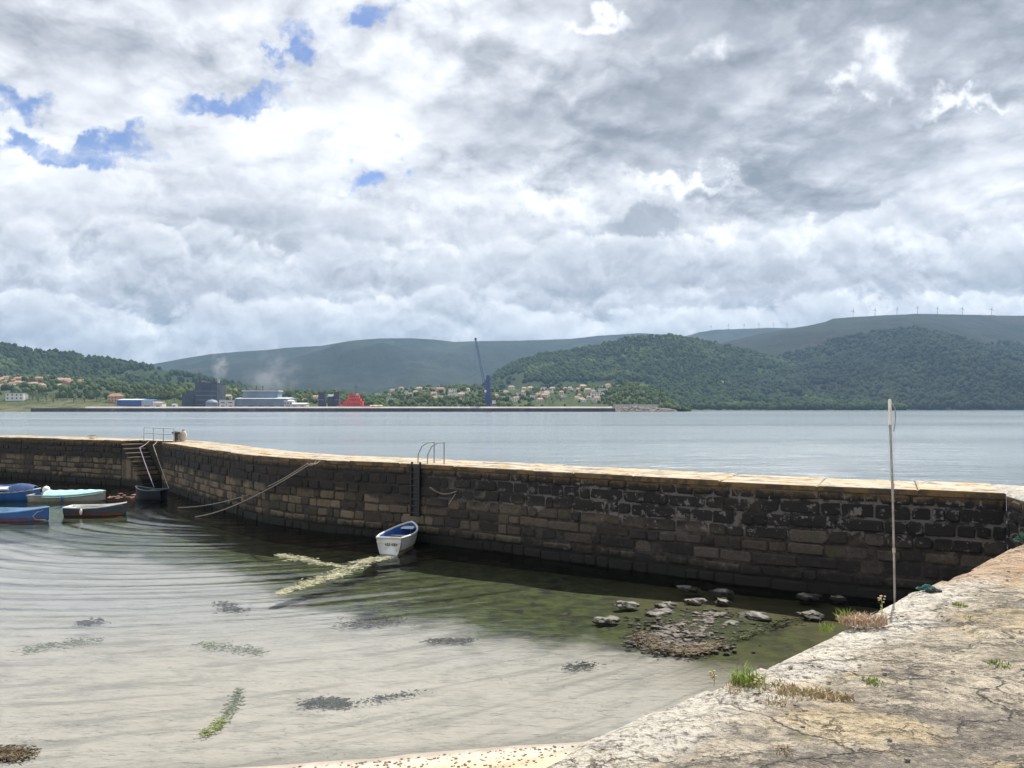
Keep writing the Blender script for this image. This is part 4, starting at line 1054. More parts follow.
# white dinghy against the wall
wl = P(386, 549, 0); wb = P(401, 537.5, 0)
L_, W_, H_ = 2.0, .92, .42
hd = R(80)
c = P(394, 545.5, 0)
c = Vector((P(395, 540, .4).x, 21.15, 0))
wbt = boat('white_dinghy', 'white dinghy with bright blue inside moored alone below the wall ladder', c, hd, L_, W_, H_, M_bw, simple('bright_blue_paint', (.035, .13, .42), .4, .15, 3), M_bw, bottom=M_bred)
thwart(wbt, L_, W_, H_, .52, M_bw, .42, .30); thwart(wbt, L_, W_, H_, .10, M_bw, .42, .33, 'stern_seat')
MB().box((-L_/2+L_*.33, 0, .345), (.34, .62, .05)).build('dark_hatch', M_black, wbt)
MB().box((-L_/2+L_*.86, 0, H_+.04), (.36, .36, .03)).build('foredeck', M_bw, wbt)
# five moored boats at left
def wp(px, py): return P(px, py, 0)
b1 = boat('grey_rowing_boat', 'dark grey wooden rowing boat with white inside, rightmost of the moored group', wp(97, 515), R(4), 2.1, .95, .29, M_bgrey, M_bw, M_bw, bottom=M_bred)
thwart(b1, 2.1, .95, .29, .3, M_bgrey); thwart(b1, 2.1, .95, .29, .58, M_bw); thwart(b1, 2.1, .95, .29, .06, M_bw, .35, .25, 'stern_seat')
o = MB(); o.tube([(-.6, -.3, .31), (.7, -.1, .36)], .022, 6); o.box((.8, -.08, .37), (.36, .10, .02)); tag(o.build('oar', M_wood, None), 'wooden oar lying in the dark grey rowing boat', 'oar'); bpy.data.objects['oar'].location = wp(97, 515)
b2 = boat('blue_boat', 'bright blue open boat with light blue deck, nearest at the left edge', wp(12, 520), R(-3), 2.7, 1.1, .31, M_bblue, M_blight, M_blight, bottom=M_bred)
thwart(b2, 2.7, 1.1, .31, .28, M_bblue2, .25); thwart(b2, 2.7, 1.1, .31, .55, M_blight, .25)
vs = []
for i in range(9):
    k = .62+.36*i/8; row = sec(2.7, 1.1, .31, k, 11); vs += [(row[0][0], row[0][1]+.02, row[0][2]+.005), (row[0][0], 0, row[0][2]+.05), (row[0][0], row[-1][1]-.02, row[-1][2]+.005)]
fs = []
for i in range(8): fs += [(3*i, 3*i+3, 3*i+4, 3*i+1), (3*i+1, 3*i+4, 3*i+5, 3*i+2)]
MB().add(vs, fs).build('foredeck', M_bblue, b2)
mb = MB(); mb.tube([(1.28, -.08, .40), (1.1, -.36, .32), (1.02, -.44, .2), (1.1, -.42, .08), (1.35, -.2, .02)], .012, 5); tag(mb.build('bow_rope', M_rope, None), 'white rope looped over the bow of the bright blue boat', 'rope').location = wp(12, 520)
b3 = boat('covered_motorboat', 'navy blue boat under a cover behind the bright blue one at the left edge', wp(12, 500), R(2), 2.4, 1.0, .34, M_bblue, M_bblue2, M_bw)
mb = MB(); vs = []; fs = []
for i in range(15):
    k = .42+.5*i/14; row = sec(2.4, 1.0, .34, k, 11); zt = row[0][2]
    for j in range(7):
        a = -1+2*j/6; hh = .33*(1-a*a)**.6*math.sin(min(1, (i+1.0)/7)*math.pi/2)*(1-(i/16)**3)+.02*math.sin(i*2.1+j*1.7)
        vs.append((row[0][0], a*(row[-1][1]+.02), zt+.02+hh))
for i in range(14):
    for j in range(6): fs.append((i*7+j, (i+1)*7+j, (i+1)*7+j+1, i*7+j+1))
fs.append(tuple(range(7))[::-1]); mb.add(vs, fs); mb.build('cover', M_bblue2, b3, True)
MB().box((-.35, 0, .50), (.9, .9, .06)).build('deck_board', M_bw, b3)
b4 = boat('inflatable_tender', 'pale grey boat under a turquoise cover in front of the pier', wp(69, 500.5), R(5), 3.0, 1.1, .24, M_bcream, M_bcream, M_bcream)
mb = MB(); vs = []; fs = []
for i in range(19):
    k = .22+.76*i/18; row = sec(3.0, 1.1, .24, k, 11); zt = row[0][2]
    for j in range(7):
        a = -1+2*j/6; vs.append((row[0][0], a*(row[-1][1]+.035), zt+.0+.20*(1-a*a)**.7*(1-(i/19)**4)*(.92+.08*math.sin(i*1.9+.4*j))-(.07 if abs(a) == 1 else 0)))
for i in range(18):
    for j in range(6): fs.append((i*7+j, (i+1)*7+j, (i+1)*7+j+1, i*7+j+1))
fs.append(tuple(range(7))[::-1]); mb.add(vs, fs); mb.build('cover', M_turq, b4, True)
b5 = boat('dark_dinghy', 'dark blue black dinghy tied up at the foot of the pier steps', wp(150, 499), R(172), 1.35, .8, .38, simple('black_blue_hull', (.012, .014, .03), .5, .2, 3), M_black, M_bgrey)
thwart(b5, 1.5, .9, .5, .5, M_black)
b6 = boat('white_motorboat', 'white bowed boat cut off by the left edge, behind the navy covered boat', wp(-14, 497.5), R(-6), 3.2, 1.2, .45, M_bw, M_bw, M_bblue)
mm = MB(); mm.box((-.2, 0, .75), (.5, .5, .5)); mm.build('console', M_bw, b6)
def outboard(root, x, z):
    b = MB(); b.box((x-.10, 0, z+.20), (.20, .20, .24), 0, .015); b.box((x-.05, 0, z+.02), (.07, .07, .4)); m_ = b.build('outboard_motor', M_black, root)
    MB().tube([(x+.02, 0, z+.16), (x+.34, .04, z+.20)], .015, 6).build('tiller', M_black, m_)
outboard(b6, -1.62, .42); outboard(b3, -1.22, .32)
def fender(root, L, Wd, H, k, sd, mat):
    row = sec(L, Wd, H, k, 11); q_ = row[0] if sd < 0 else row[-1]
    MB().blob((q_[0], q_[1]+sd*.06, q_[2]-.12), (.05, .05, .12), 2, .05).build('fender', mat, root, True)
fender(b2, 2.7, 1.1, .31, .4, -1, M_buoy); fender(b1, 2.1, .95, .29, .35, -1, M_buoy); fender(b4, 3.0, 1.1, .24, .5, -1, M_bblue)
mk = MB()
for i, dy in enumerate((-.22, -.17, -.12, -.07, -.01, .04, .09)): mk.box((-L_/2-.012, dy, .27), (.008, .022, .07 if i % 3 else .045), 0, .004)
mk.build('painted_marks', M_black, wbt)
MB().box((-L_/2+L_*.30, 0, .30), (.5, .74, .06)).build('side_bench', M_bw, wbt)
def buoy(px, py, r, mat, label, z=.1):
    o = thing('mooring_buoy', label, 'buoy', P(px, py, 0)+Vector((0, 0, 0)), 0, 'mooring buoys')
    MB().blob((0, 0, z), (r, r, r*1.05), 3, 0.0).build('float', mat, o, True)
    MB().tube([(0, 0, z+r*.9), (0, 0, z+r*1.3)], .02, 6).build('ring', M_rope, o)
buoy(46, 500.5, .15, M_buoy, 'round white buoy resting on the left end of the turquoise covered boat', .46)
buoy(6, 500, .12, M_pinkbuoy, 'pinkish white mooring buoy between the two blue boats')
# orange floats line by the steps
mb = MB(); rr = random.Random(3)
for i in range(26):
    px = 108+rr.uniform(0, 42); py = 496+rr.uniform(-2.5, 2.5); p = P(px, py, .02); mb.blob((p.x, p.y, .02), (rr.uniform(.06, .16), .07, .03), 1, .3, i)
tag(mb.build('floating_debris', simple('orange_debris', (.26, .15, .11), .8, .5, 4), None), 'line of pale and orange debris afloat before the steps', 'debris', kind='stuff')

# ------------------------------------------------------------------ ropes
def rope(name, pts, r, mat, label, sag=.0, n=24):
    P0 = [Vector(p) for p in pts]; out = []
    for a, b_ in zip(P0, P0[1:]):
        for i in range(n):
            k = i/n; q_ = a.lerp(b_, k); q_.z -= sag*4*k*(1-k); out.append(q_)
    out.append(P0[-1]); o = MB().tube(out, r, 6).build(name, mat, None); tag(o, label, 'rope'); return o
A = P(316, 460.5, QZ+.02)+Vector((0, .05, 0))
nrmw = Vector((-.5, -.86, 0))
rope('mooring_rope', [A, A+nrmw*.25+Vector((-.1, 0, -.08)), P(244, 496, .75)+Vector((0, 0, 0)), P(178, 507.5, .03)], .015, M_rope, 'upper one of two long pale mooring ropes slanting from the coping to the water', .10)
rope('mooring_rope', [A+Vector((.12, 0, 0)), A+Vector((.12, 0, 0))+nrmw*.25+Vector((-.1, 0, -.08)), P(240, 503, .55), P(195, 517, .02)], .018, M_rope, 'lower one of two long pale mooring ropes slanting from the coping to the water', .06)
B = P(157, 442, QZ)+Vector((0, 0, .03))
rope('hanging_rope', [B, B+Vector((.15, -.7, -.15)), P(169, 489, .25)], .014, M_rope, 'slack rope hanging down from the railing beside the pier steps', .03)
rope('hanging_rope', [B+Vector((-.4, 0, 0)), B+Vector((-.35, -1.0, -.25)), P(154, 487, .42)], .018, simple('lilac_rope', (.30, .26, .33), .9), 'thick rope hanging to the dark dinghy at the steps', .04)
W1 = P(455, 486, 1.7); 
# chain pinned on the wall right of the ladder
def wall_pt(px, z, off=.06):
    best = None
    for a, b_ in zip(run_r, run_r[1:]):
        xa, xb = CX+F*a.x/a.y, CX+F*b_.x/b_.y
        if min(xa, xb) <= px <= max(xa, xb):
            k = (px-xa)/(xb-xa); q_ = a.lerp(b_, k)
            for _ in range(3):
                xm = CX+F*q_.x/q_.y; k += (px-xm)/(xb-xa); q_ = a.lerp(b_, k)
            dd = (b_-a).normalized(); n = Vector((dd.y, -dd.x, 0)); n = -n if n.y > 0 else n
            return Vector((q_.x, q_.y, z))+n*off, n, dd
ch = MB(); prev = None
for i in range(15):
    k = i/14; px = 432+25*k; z_ = 1.62-.05*k+(-.12*math.sin(k*math.pi)); q_, _, _ = wall_pt(px, z_); ch.tube([q_+Vector((-.02, 0, -.01)), q_+Vector((.03, 0, .015))], .013, 5)
for i in range(6):
    q_, _, _ = wall_pt(457-1.2*i, 1.5-.055*i); ch.tube([q_, q_+Vector((-.03, 0, -.035))], .013, 5)
tag(ch.build('mooring_chain', simple('whitened_chain', (.34, .32, .28), .9, .3), None), 'pale chain hanging on the wall face right of the ladder', 'chain')

# ------------------------------------------------------------------ wall ladder
pb, n, dd = wall_pt(418, 0, 0); 
lad = thing('wall_ladder', 'dark steel ladder on the pier wall with two hooped handrails on top', 'ladder', (pb.x, pb.y, 0))
o_ = -n
for k, sx in enumerate((-.16, .16)):
    side = dd*sx
    MB().tube([side+n*.12+Vector((0, 0, .75)), side+n*.12+Vector((0, 0, QZ-.06)), side+n*.06+Vector((0, 0, QZ+.05))], .035, 8).build('stile', M_black, lad)
for i in range(7):
    z_ = .85+i*.2; MB().tube([dd*-.16+n*.12+Vector((0, 0, z_)), dd*.16+n*.12+Vector((0, 0, z_))], .024, 6).build('rung', M_black, lad)
mb = MB(); mb.box((n*.07+Vector((0, 0, 1.5))).to_tuple(), (.30, .03, 1.5), math.atan2(dd.y, dd.x)); mb.build('backing_plate', M_black, lad)
for px_a, px_b in ((416, 424.5), (425.5, 434.5)):
    a, _, _ = wall_pt(px_a, QZ, -.10); b_, _, _ = wall_pt(px_b, QZ, -.45)
    a = a-Vector((pb.x, pb.y, 0)); b_ = b_-Vector((pb.x, pb.y, 0)); hh = .63
    pts = [a, a+Vector((.01, 0, hh*.45)), a.lerp(b_, .25)+Vector((0, 0, hh*.82)), a.lerp(b_, .6)+Vector((0, 0, hh*.98)), b_+Vector((0, 0, hh))]
    MB().tube(pts, .018, 7).build('handrail', M_metal, lad); MB().tube([b_, b_+Vector((0, 0, hh+.01))], .018, 7).build('handrail_post', M_metal, lad)

# ------------------------------------------------------------------ railing at the steps, bollard and bag
rl0 = P(141, 440.2, QZ); rl1 = P(172, 442.2, QZ); rl0.y += .3; rl1.y += .2
rail = thing('steel_railing', 'low white tubular railing on the pier above the steps', 'railing', rl0)
v_ = rl1-rl0; M_rail = simple('rail_paint', (.45, .47, .50), .5, .1)
for k in (0, .33, .66, 1): MB().tube([v_*k, v_*k+Vector((0, 0, .66))], .022, 7).build('post', M_rail, rail)
for z_ in (.36, .65): MB().tube([Vector((0, 0, z_)), v_+Vector((0, 0, z_))], .02, 7).build('rail', M_rail, rail)
bo = thing('mooring_bollard', 'dark mushroom topped mooring bollard at the right end of the pier railing', 'bollard', P(176, 441.4, QZ))
MB().lathe([(.17, 0), (.12, .06), (.10, .32), (.12, .36)]).build('post', simple('rusty_iron', (.10, .075, .06), .8, .3), bo)
MB().lathe([(.12, .36), (.20, .40), (.20, .47), (.10, .52)]).build('cap', M_darkgrey, bo)
bg_ = thing('canvas_sack', 'pale canvas sack slumped beside the mooring bollard', 'sack', P(182, 441.2, QZ)+Vector((0, .1, 0)))
MB().blob((0, 0, .24), (.20, .18, .30), 3, .25, 5).build('bag', simple('canvas', (.62, .56, .46), .9, .15, 6, bump=.02, bscale=12), bg_, True)
MB().lathe([(.05, 0), (.09, .10)], (0.02, 0, .50)).build('tied_neck', simple('canvas_tie', (.5, .45, .36), .9), bg_)
for px, l in ((92, 'small white tub lying on the pier top at left'),):
    o = thing('white_tub', l, 'tub', P(px, 439, QZ)); MB().lathe([(.12, 0), (.17, .16), (.18, .17)]).build('bowl', M_buoy, o); MB().lathe([(.19, .17), (.19, .19)]).build('rim', M_darkgrey, o)
# ------------------------------------------------------------------ steel pole by the quay
pp = P(891, 604, QZ); pole = thing('marker_pole', 'tall thin steel pole with pale sleeve top rising behind the quay edge', 'pole', (pp.x*(pp.y+.6)/pp.y+.02, pp.y+.6, -.4))
D_ = pp.y+.6; zt = CAMZ+(HOR-399)/F*D_+.4; zm = CAMZ-(485-HOR)/F*D_+.4; x2 = .025
MB().tube([(x2, 0, 0), (x2*.5, 0, zm)], .0095, 10).build('lower_tube', simple('pale_worn_tube', (.30, .28, .26), .6, .3, 10), pole)
MB().tube([(x2*.5, 0, zm-.08), (0, 0, zt-.22)], .0115, 10).build('upper_tube', M_metal, pole)
MB().tube([(0, 0, zt-.24), (0, 0, zt-.02), (0, 0, zt)], [.015, .015, .010], 10).build('top_sleeve', M_bw, pole)
MB().tube([(.028, -.01, zt-.30), (.045, -.01, zt-.2), (.045, -.01, zt-.1), (.02, -.01, zt-.04)], .005, 6).build('eye_loop', M_metal, pole)
for z_ in (zm, zm-.6, zm-1.2): MB().tube([(x2*.6, 0, z_-.02), (x2*.6, 0, z_+.02)], .014, 10).build('collar', M_rope, pole)
# ------------------------------------------------------------------ net tangle, ring
def tangle(name, label, cat, c, r, n, mat, seed, thick=.008, flat=.35):
    rr = random.Random(seed); mb = MB()
    for i in range(n):
        pts = []; a = rr.uniform(0, 6.28); q_ = rr.uniform(.3, 1)*r
        for k in range(10):
            a += rr.uniform(.2, .9); q_ = max(.1*r, min(r, q_+rr.uniform(-.3, .3)*r))
            pts.append((q_*math.cos(a)*1.4, q_*math.sin(a)*.8, max(.01, flat*r*(1-q_/r)+rr.uniform(0, .25)*r)))
        mb.tube(pts, thick, 5)
    o = mb.build(name, mat, None); o.location = c; return tag(o, label, cat)
tangle('net_tangle', 'tangle of green and teal fishing net lying on the quay edge right of the pole', 'fishing net', P(927, 590, QZ), .07, 12, simple('teal_net', (.04, .17, .14), .9, .7, 20), 4, .004, .55)
tangle('dark_rope_tangle', 'dark rope bundle tucked into the right end of the green net', 'rope', P(934, 591.5, QZ), .05, 9, M_black, 6)
tangle('green_rope_coil', 'dark green rope tuft at the quay edge by the right border', 'rope', P(1022, 541, QZ), .07, 12, M_ropeg, 9, .008, 1.3)
mr = thing('mooring_ring', 'black iron mooring ring lying on the quay edge at the right border', 'mooring ring', P(1016, 545, QZ)+Vector((0, 0, .03)))
mb = MB(); mb.tube([(.06*math.cos(a), .01*math.sin(a), .05+.05*math.sin(a)) for a in np.linspace(0, 2*math.pi, 20)], .012, 6); mb.build('ring', M_black, mr)
MB().tube([(0, 0, -.05), (0, 0, .02)], .014, 6).build('pin', M_black, mr)

# ------------------------------------------------------------------ plants on the quay
M_grass = forest_mat('grass_blades', (.13, .20, .03), (.32, .40, .10), (.34, .38, .12))
M_dry = forest_mat('dry_grass_blades', (.30, .23, .13), (.56, .47, .30), (.42, .36, .20))
def tuft(name, label, cat, c, r, n, h, mat, seed, lean=.5, w=.006):
    rr = random.Random(seed); mb = MB()
    for i in range(n):
        a = rr.uniform(0, 6.28); q_ = r*math.sqrt(rr.random()); b_ = Vector((q_*math.cos(a), q_*math.sin(a), -.01))
        hh = h*rr.uniform(.4, 1); a2 = rr.uniform(0, 6.28); ln = Vector((math.cos(a2), math.sin(a2), 0))*hh*lean*rr.random(); sd_ = Vector((-math.sin(a2), math.cos(a2), 0))*w*rr.uniform(.6, 1.2)
        m1 = b_+ln*.35+Vector((0, 0, hh*.6)); t_ = b_+ln+Vector((0, 0, hh))
        mb.add([b_-sd_, b_+sd_, m1+sd_*.8, m1-sd_*.8, t_], [(0, 1, 2, 3), (3, 2, 4)])
    o = mb.build(name, mat, None); o.location = c; return tag(o, label, cat)
qp = lambda px, py, dz=.004: P(px, py, QZ)+Vector((0, 0, dz))
tuft('grass_tuft', 'bright green grass tuft at the quay edge, largest of the plants', 'grass tuft', qp(748, 684), .095, 200, .105, M_grass, 1, 1.3, .0035)
tuft('dry_grass', 'low straw coloured dry grass mat around the bright green tuft', 'grass', qp(765, 692), .22, 620, .045, M_dry, 2, 1.4, .003)
o = tuft('dry_grass', 'straw coloured strip of dry grass in the crack right of the green tuft', 'grass', qp(800, 694), .16, 420, .05, M_dry, 22, 1.2, .004); o.scale = (1.8, .5, 1); o.rotation_euler.z = -.3
o = tuft('dry_grass', 'reddish dry grass cushion on the quay edge left of the pole', 'grass', qp(863, 623), .12, 520, .085, simple('reddish_dry_grass', (.50, .37, .26), .95, .3, 30), 3, 1.0, .004); o.scale = (1.5, .8, 1)
tuft('grass_tuft', 'small green grass sprig left of the reddish dry cushion', 'grass tuft', qp(842, 620), .05, 35, .12, M_grass, 4, .8)
tuft('grass_tuft', 'thin green grass fringe at the quay edge between the two tufts', 'grass tuft', qp(826, 630), .06, 30, .07, M_grass, 41, .8)
for px, py, s_, l in ((972, 620, .07, 'flat green weed in a crack near the right side of the quay'), (873, 682, .06, 'small yellow green weed in the middle of the quay'), (1000, 665, .07, 'greenish weed in a crack at the right border'), (783, 752, .05, 'small ochre green weed at the bottom of the quay'), (960, 605, .06, 'thin moss like weed below the net tangle')):
    tuft('crack_weed', l, 'weed', qp(px, py), s_, 60, .035, M_grass if py > 600 and px != 783 else M_dry, int(px), 1.3, .004)
# tall thin stalks
def stalk(name, label, c, h, seed):
    rr = random.Random(seed); root = thing(name, label, 'plant', c)
    MB().tube([(0, 0, -.02), (.004, 0, h*.5), (-.004, 0, h)], [.0035, .003, .002], 5).build('stem', M_dry, root)
    mb = MB()
    for i in range(10): mb.blob((rr.uniform(-.02, .02), rr.uniform(-.02, .02), h-rr.uniform(0, .05)), (.009, .009, .006), 1, .2, i)
    mb.build('flower_head', simple('pale_flower', (.45, .40, .24), .9), root)
    mb = MB()
    for i in range(5):
        z_ = h*(.15+.15*i); a = rr.uniform(0, 6.28); v0 = Vector((0, 0, z_)); v1 = v0+Vector((math.cos(a)*.03, math.sin(a)*.03, .02)); s2_ = Vector((-math.sin(a), math.cos(a), 0))*.006
        mb.add([v0, (v0+v1)/2+s2_, v1, (v0+v1)/2-s2_], [(0, 1, 2, 3)])
    mb.build('leaf', M_grass, root)
stalk('flower_stalk', 'thin dry flower stalk standing just left of the pole foot', qp(882, 618), .17, 1)
stalk('flower_stalk', 'dark dead stalk standing in the big green grass tuft', qp(759, 695), .10, 2)
stalk('flower_stalk', 'lone short stalk at the quay edge left of the green tuft', qp(714, 684), .075, 3)

# ------------------------------------------------------------------ rocks and weed in the basin
def rock(px, py, w, h, label, seed):
    p = P(px, py, 0); s_ = w/F*p.y/2; dp_ = -float(bed_z(np.array([p.x]), np.array([p.y]))[0]); o = MB().blob((0, 0, -.05), (s_*1.0, s_*.7, h*.25+.045), 3, 1.0, seed).build('rock', M_rubble, None, False)
    o.location = (p.x, p.y, h*.15); tag(o, label, 'rock', 'rocks breaking the surface of the basin')
rks = [(627, 604, 19, .10, 'flat wet rock, leftmost but one, rising from green shallows'), (605, 619, 21, .11, 'leftmost wet rock in the green shallows'),
       (694, 600, 20, .10, 'pale topped rock above the big weedy heap'), (722, 600, 16, .09, 'small pale rock right of the ones above the heap'), (668, 604, 20, .11, 'dark rock just above left of the weedy heap'),
       (660, 612, 22, .11, 'dark rock touching the upper left of the weedy heap'), (753, 613, 34, .09, 'long flat rock right of the weedy heap'), (730, 623, 16, .07, 'low rock beside the right tip of the weedy heap'),
       (690, 587, 26, .04, 'long pale rock ledge near the wall, left'), (722, 590, 20, .03, 'short pale rock ledge near the wall, right of the longer one'), (812, 613, 26, .09, 'flat rock near the quay edge'), (808, 595, 22, .05, 'small pale rock below the wall, near the quay'), (838, 597, 12, .04, 'tiny pale rock closest to the pole')]
for i, (a, b_, w_, h_, l) in enumerate(rks): rock(a, b_, w_, h_, l, 50+i)
def heap(name, label, cat, pts, n, smin, smax, mat, seed, z=.02, hz=.03):
    """heap of small stones and weed inside a pixel ellipse chain"""
    rr = random.Random(seed); mb = MB()
    for i in range(n):
        cx, cy, rx, ry = rr.choice(pts); a = rr.uniform(0, 6.28); q_ = min(2.4, abs(rr.gauss(0, .9))); p = P(cx+rx*q_*math.cos(a), cy+ry*q_*math.sin(a), 0); s_ = rr.uniform(smin, smax)
        mb.blob((p.x, p.y, z+rr.uniform(-hz, hz*(1.3-q_))), (s_*1.3, s_, s_*.55), 1, .7, i)
    return tag(mb.build(name, mat, None), label, cat, kind='stuff')
heap('weedy_heap', 'large heap of pebbles and brown weed breaking the surface in the basin', 'pebbles', [(680, 625, 36, 10), (665, 630, 26, 8), (706, 622, 20, 7), (700, 634, 26, 7), (668, 643, 24, 5), (690, 645, 34, 4), (655, 636, 16, 3), (712, 614, 18, 3)], 1000, .014, .055, simple('pebbles_and_weed', (.15, .13, .11), .85, .6, 7, dirt=(.03, .024, .015)), 1, -.012, .022)
M_weed = simple('brown_seaweed', (.12, .09, .05), .8, .5, 9, dirt=(.035, .035, .03))
M_weedg = simple('green_seaweed', (.07, .08, .03), .8, .5, 9, dirt=(.03, .035, .03))
M_algae = simple('pale_green_algae', (.27, .31, .12), .8, .35, 6, dirt=(.5, .5, .3))
M_mat = simple('creamy_algae', (.33, .32, .21), .85, .3, 3, dirt=(.44, .42, .31))
def patch(name, label, pts, n, mat, seed, smin=.03, smax=.09, z=.010):
    rr = random.Random(seed); mb = MB()
    for i in range(n):
        k = rr.random()*(len(pts)-1); j = int(k); f_ = k-j; a, b_ = pts[j], pts[j+1]; w_ = lerp(a[2], b_[2], f_); px = lerp(a[0], b_[0], f_)+rr.gauss(0, w_*1.5); py = lerp(a[1], b_[1], f_)+rr.gauss(0, w_*.38)
        p = P(px, py, 0); s_ = rr.uniform(smin, smax); m_ = rr.randint(4, 6)
        if z > .008:
            for _ in range(4): p = P(px, py, min(0.0, float(bed_z(np.array([p.x]), np.array([p.y]))[0])+.03))
        zbase = p.z; a0 = rr.uniform(0, 6.28); zz_ = (zbase if z > .008 else float(waves(np.array([p.x]), np.array([p.y]))[0]))+z+rr.uniform(0, .012)
        ct, st_ = math.cos(a0), math.sin(a0)*.6; rr_ = [(2.4*s_*math.cos(6.28*q_/m_)*rr.uniform(.6, 1), .42*s_*math.sin(6.28*q_/m_)*rr.uniform(.5, 1.3)) for q_ in range(m_)]
        vs = [(p.x+a_*ct-b_*st_, p.y+a_*st_+b_*ct, zz_+rr.uniform(-.004, .012)) for a_, b_ in rr_]
        mb.add(vs+[(v[0], v[1], v[2]-.006) for v in vs], [tuple(range(m_)), tuple(range(m_, 2*m_))[::-1]]+[(q_, m_+q_, m_+(q_+1)%m_, (q_+1)%m_) for q_ in range(m_)])
    return tag(mb.build(name, mat, None), label, 'seaweed', kind='stuff')
patch('seaweed_patch', 'brown seaweed clump afloat below the white dinghy', [(350, 626, 5), (375, 623, 9), (395, 620, 5)], 420, M_weed, 1, .008, .03)
patch('seaweed_patch', 'thin brown seaweed line right of the first clump', [(430, 642, 3), (468, 641, 3)], 300, M_weed, 2, .01, .025)
patch('seaweed_patch', 'dark green seaweed clump near the beach', [(308, 705, 4), (330, 702, 6), (345, 706, 3)], 360, M_weedg, 3, .01, .028)
patch('seaweed_patch', 'thin grey seaweed trail right of the clump near the beach', [(355, 704, 3), (420, 693, 4)], 130, M_weedg, 33, .008, .022)
patch('seaweed_patch', 'small dark seaweed clump in the pale shallows near the quay', [(568, 669, 4), (590, 666, 5)], 150, M_weedg, 4, .008, .024)
patch('seaweed_patch', 'brown seaweed clump cut off by the left edge at the bottom', [(0, 756, 8), (18, 752, 7)], 700, M_weed, 5, .008, .028)
patch('seaweed_patch', 'reddish seaweed dots far left of the dinghy', [(222, 603, 3), (236, 612, 5)], 280, M_weed, 6, .01, .03)
patch('seaweed_patch', 'tan seaweed smear in the left shallows', [(82, 624, 3), (100, 622, 4)], 200, M_weed, 7, .01, .03)
patch('algae_patch', 'pale green algae streak in the left shallows', [(20, 652, 3), (60, 645, 5), (95, 640, 5)], 240, M_algae, 8, .01, .028)
patch('algae_patch', 'pale green algae streak below the reddish dots', [(200, 645, 4), (235, 649, 6), (262, 653, 3)], 240, M_algae, 9, .01, .028)
patch('algae_patch', 'slanting bright green algae strand near the bottom', [(240, 690, 1.5), (236, 705, 2.5), (222, 722, 2.5), (205, 736, 3)], 330, M_algae, 10, .008, .024)
patch('algae_mat', 'long cream green algae raft slanting away from the white dinghy', [(388, 557, 1.5), (370, 560, 3), (345, 571, 3.2), (318, 581, 3), (292, 589, 2), (280, 594, 1)], 2300, M_mat, 11, .015, .06, .002)
patch('algae_mat', 'short cream green algae raft left of the longer one', [(279, 555, 1.5), (300, 559, 3.4), (318, 563, 2), (343, 567, 1)], 700, M_mat, 12, .015, .055, .002)

patch('seaweed_patch', 'dark brown seaweed fringe along the lower side of the big pebble heap', [(640, 634, 5), (660, 647, 6), (690, 652, 6), (715, 644, 5)], 900, M_weed, 14, .015, .05, .006)
patch('seaweed_patch', 'dark green seaweed tongue between the pebble heap and the quay', [(735, 640, 3), (765, 628, 4), (800, 620, 4)], 260, M_weedg, 15, .012, .04)
# pebbles scattered on the beach
mb = MB(); rr = random.Random(6)
for i in range(1100):
    x_ = rr.uniform(-5, 3); y_ = 8.72+.17*x_-abs(rr.gauss(0, .55))-.02; z_ = float(bed_z(np.array([x_]), np.array([y_]))[0]); s_ = rr.uniform(.004, .016)
    mb.blob((x_, y_, z_+s_*.3), (s_*1.4, s_, s_*.6), 1, .5, i)
tag(mb.build('beach_pebbles', simple('brown_pebbles', (.20, .15, .09), .9, .6, 12), None), 'small dark pebbles and shell bits on the strip of sand', 'pebbles', kind='stuff')
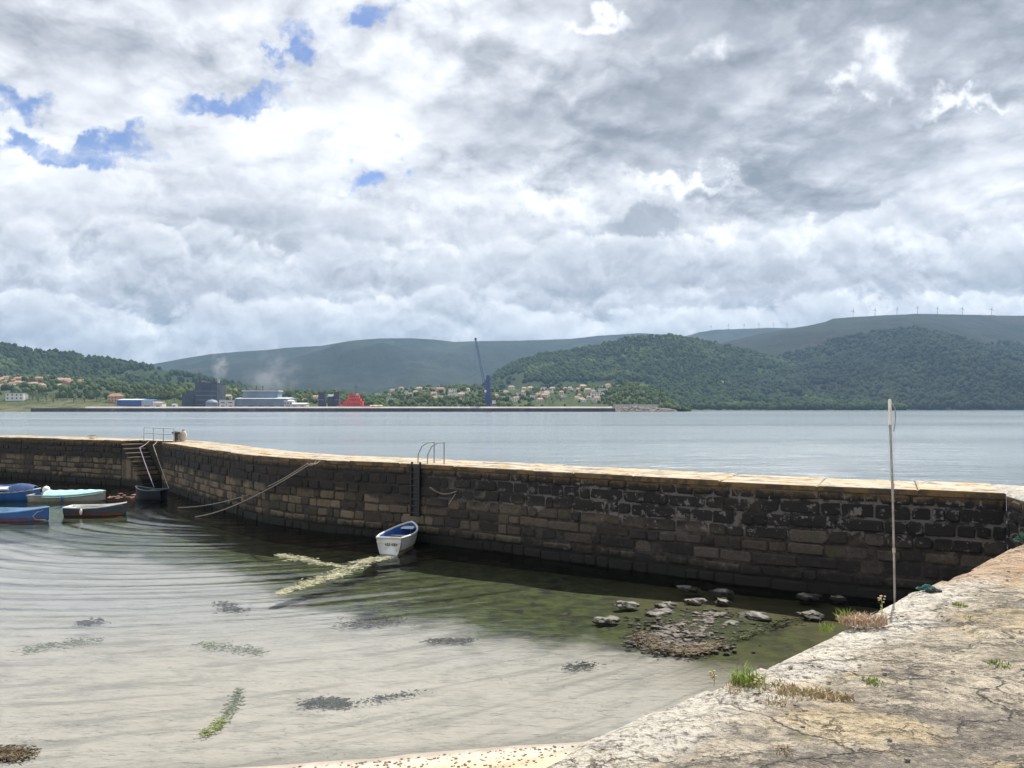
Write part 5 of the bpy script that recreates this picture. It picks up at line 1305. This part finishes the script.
# loose grit on the quay top
mb = MB()
for i in range(700):
    s0 = rr.uniform(0, SC); t_ = rr.uniform(.1, 3.5); w_ = E0+e*s0+n_*t_; s_ = rr.uniform(.004, .014)
    mb.blob((w_.x, w_.y, QZ+.012), (s_*1.3, s_, s_*.7), 1, .5, i)
tag(mb.build('loose_grit', simple('grit', (.26, .23, .19), .9, .5, 12), None), 'loose chips of stone on the quay top', 'grit', kind='stuff')

# ------------------------------------------------------------------ smoke
def smoke(name, label, c, r, dens, scale):
    o = MB().blob((0, 0, 0), r, 3, .3, 3).build(name, None, None, True); o.location = c
    m = bpy.data.materials.new('smoke'); m.use_nodes = True; t = NT(m.node_tree); t.n.remove(t.n['Principled BSDF']); out = t.n['Material Output']
    vo = t.node('ShaderNodeVolumePrincipled'); p = t.obj()
    q_ = t.vm('LENGTH', t.vm('DIVIDE', p, tuple(a*.95 for a in r)))
    nn = t.noise(p, scale, 4, .6)
    t.put(vo.inputs['Density'], t.m('MULTIPLY', t.m('MULTIPLY', t.ramp(q_, 1, .1), t.ramp(nn, .42, .68)), dens))
    vo.inputs['Color'].default_value = (.85, .88, .95, 1)
    t.l.new(vo.outputs[0], out.inputs['Volume']); o.data.materials.clear(); o.data.materials.append(m)
    tag(o, label, 'smoke', kind='stuff')
smoke('smoke_plume', 'thin white smoke plume rising from the dark plant', Q(220, 366, 1010), (16, 13, 28), .09, .10)
smoke('smoke_haze', 'pale smoke drifting above the grey factory shed', Q(272, 374, 1040), (56, 22, 42), .040, .03)

# ------------------------------------------------------------------ haze
hz = MB().box((0, 3000, 345), (12000, 7600, 710)).build('haze', None, None)
m = bpy.data.materials.new('haze'); m.use_nodes = True; t = NT(m.node_tree); t.n.remove(t.n['Principled BSDF'])
vo = t.node('ShaderNodeVolumePrincipled'); vo.inputs['Density'].default_value = .82e-4; vo.inputs['Color'].default_value = (.42, .66, .95, 1); vo.inputs['Anisotropy'].default_value = .2
t.l.new(vo.outputs[0], t.n['Material Output'].inputs['Volume']); hz.data.materials.clear(); hz.data.materials.append(m)
tag(hz, 'thin blue haze over the bay', 'haze', kind='stuff')
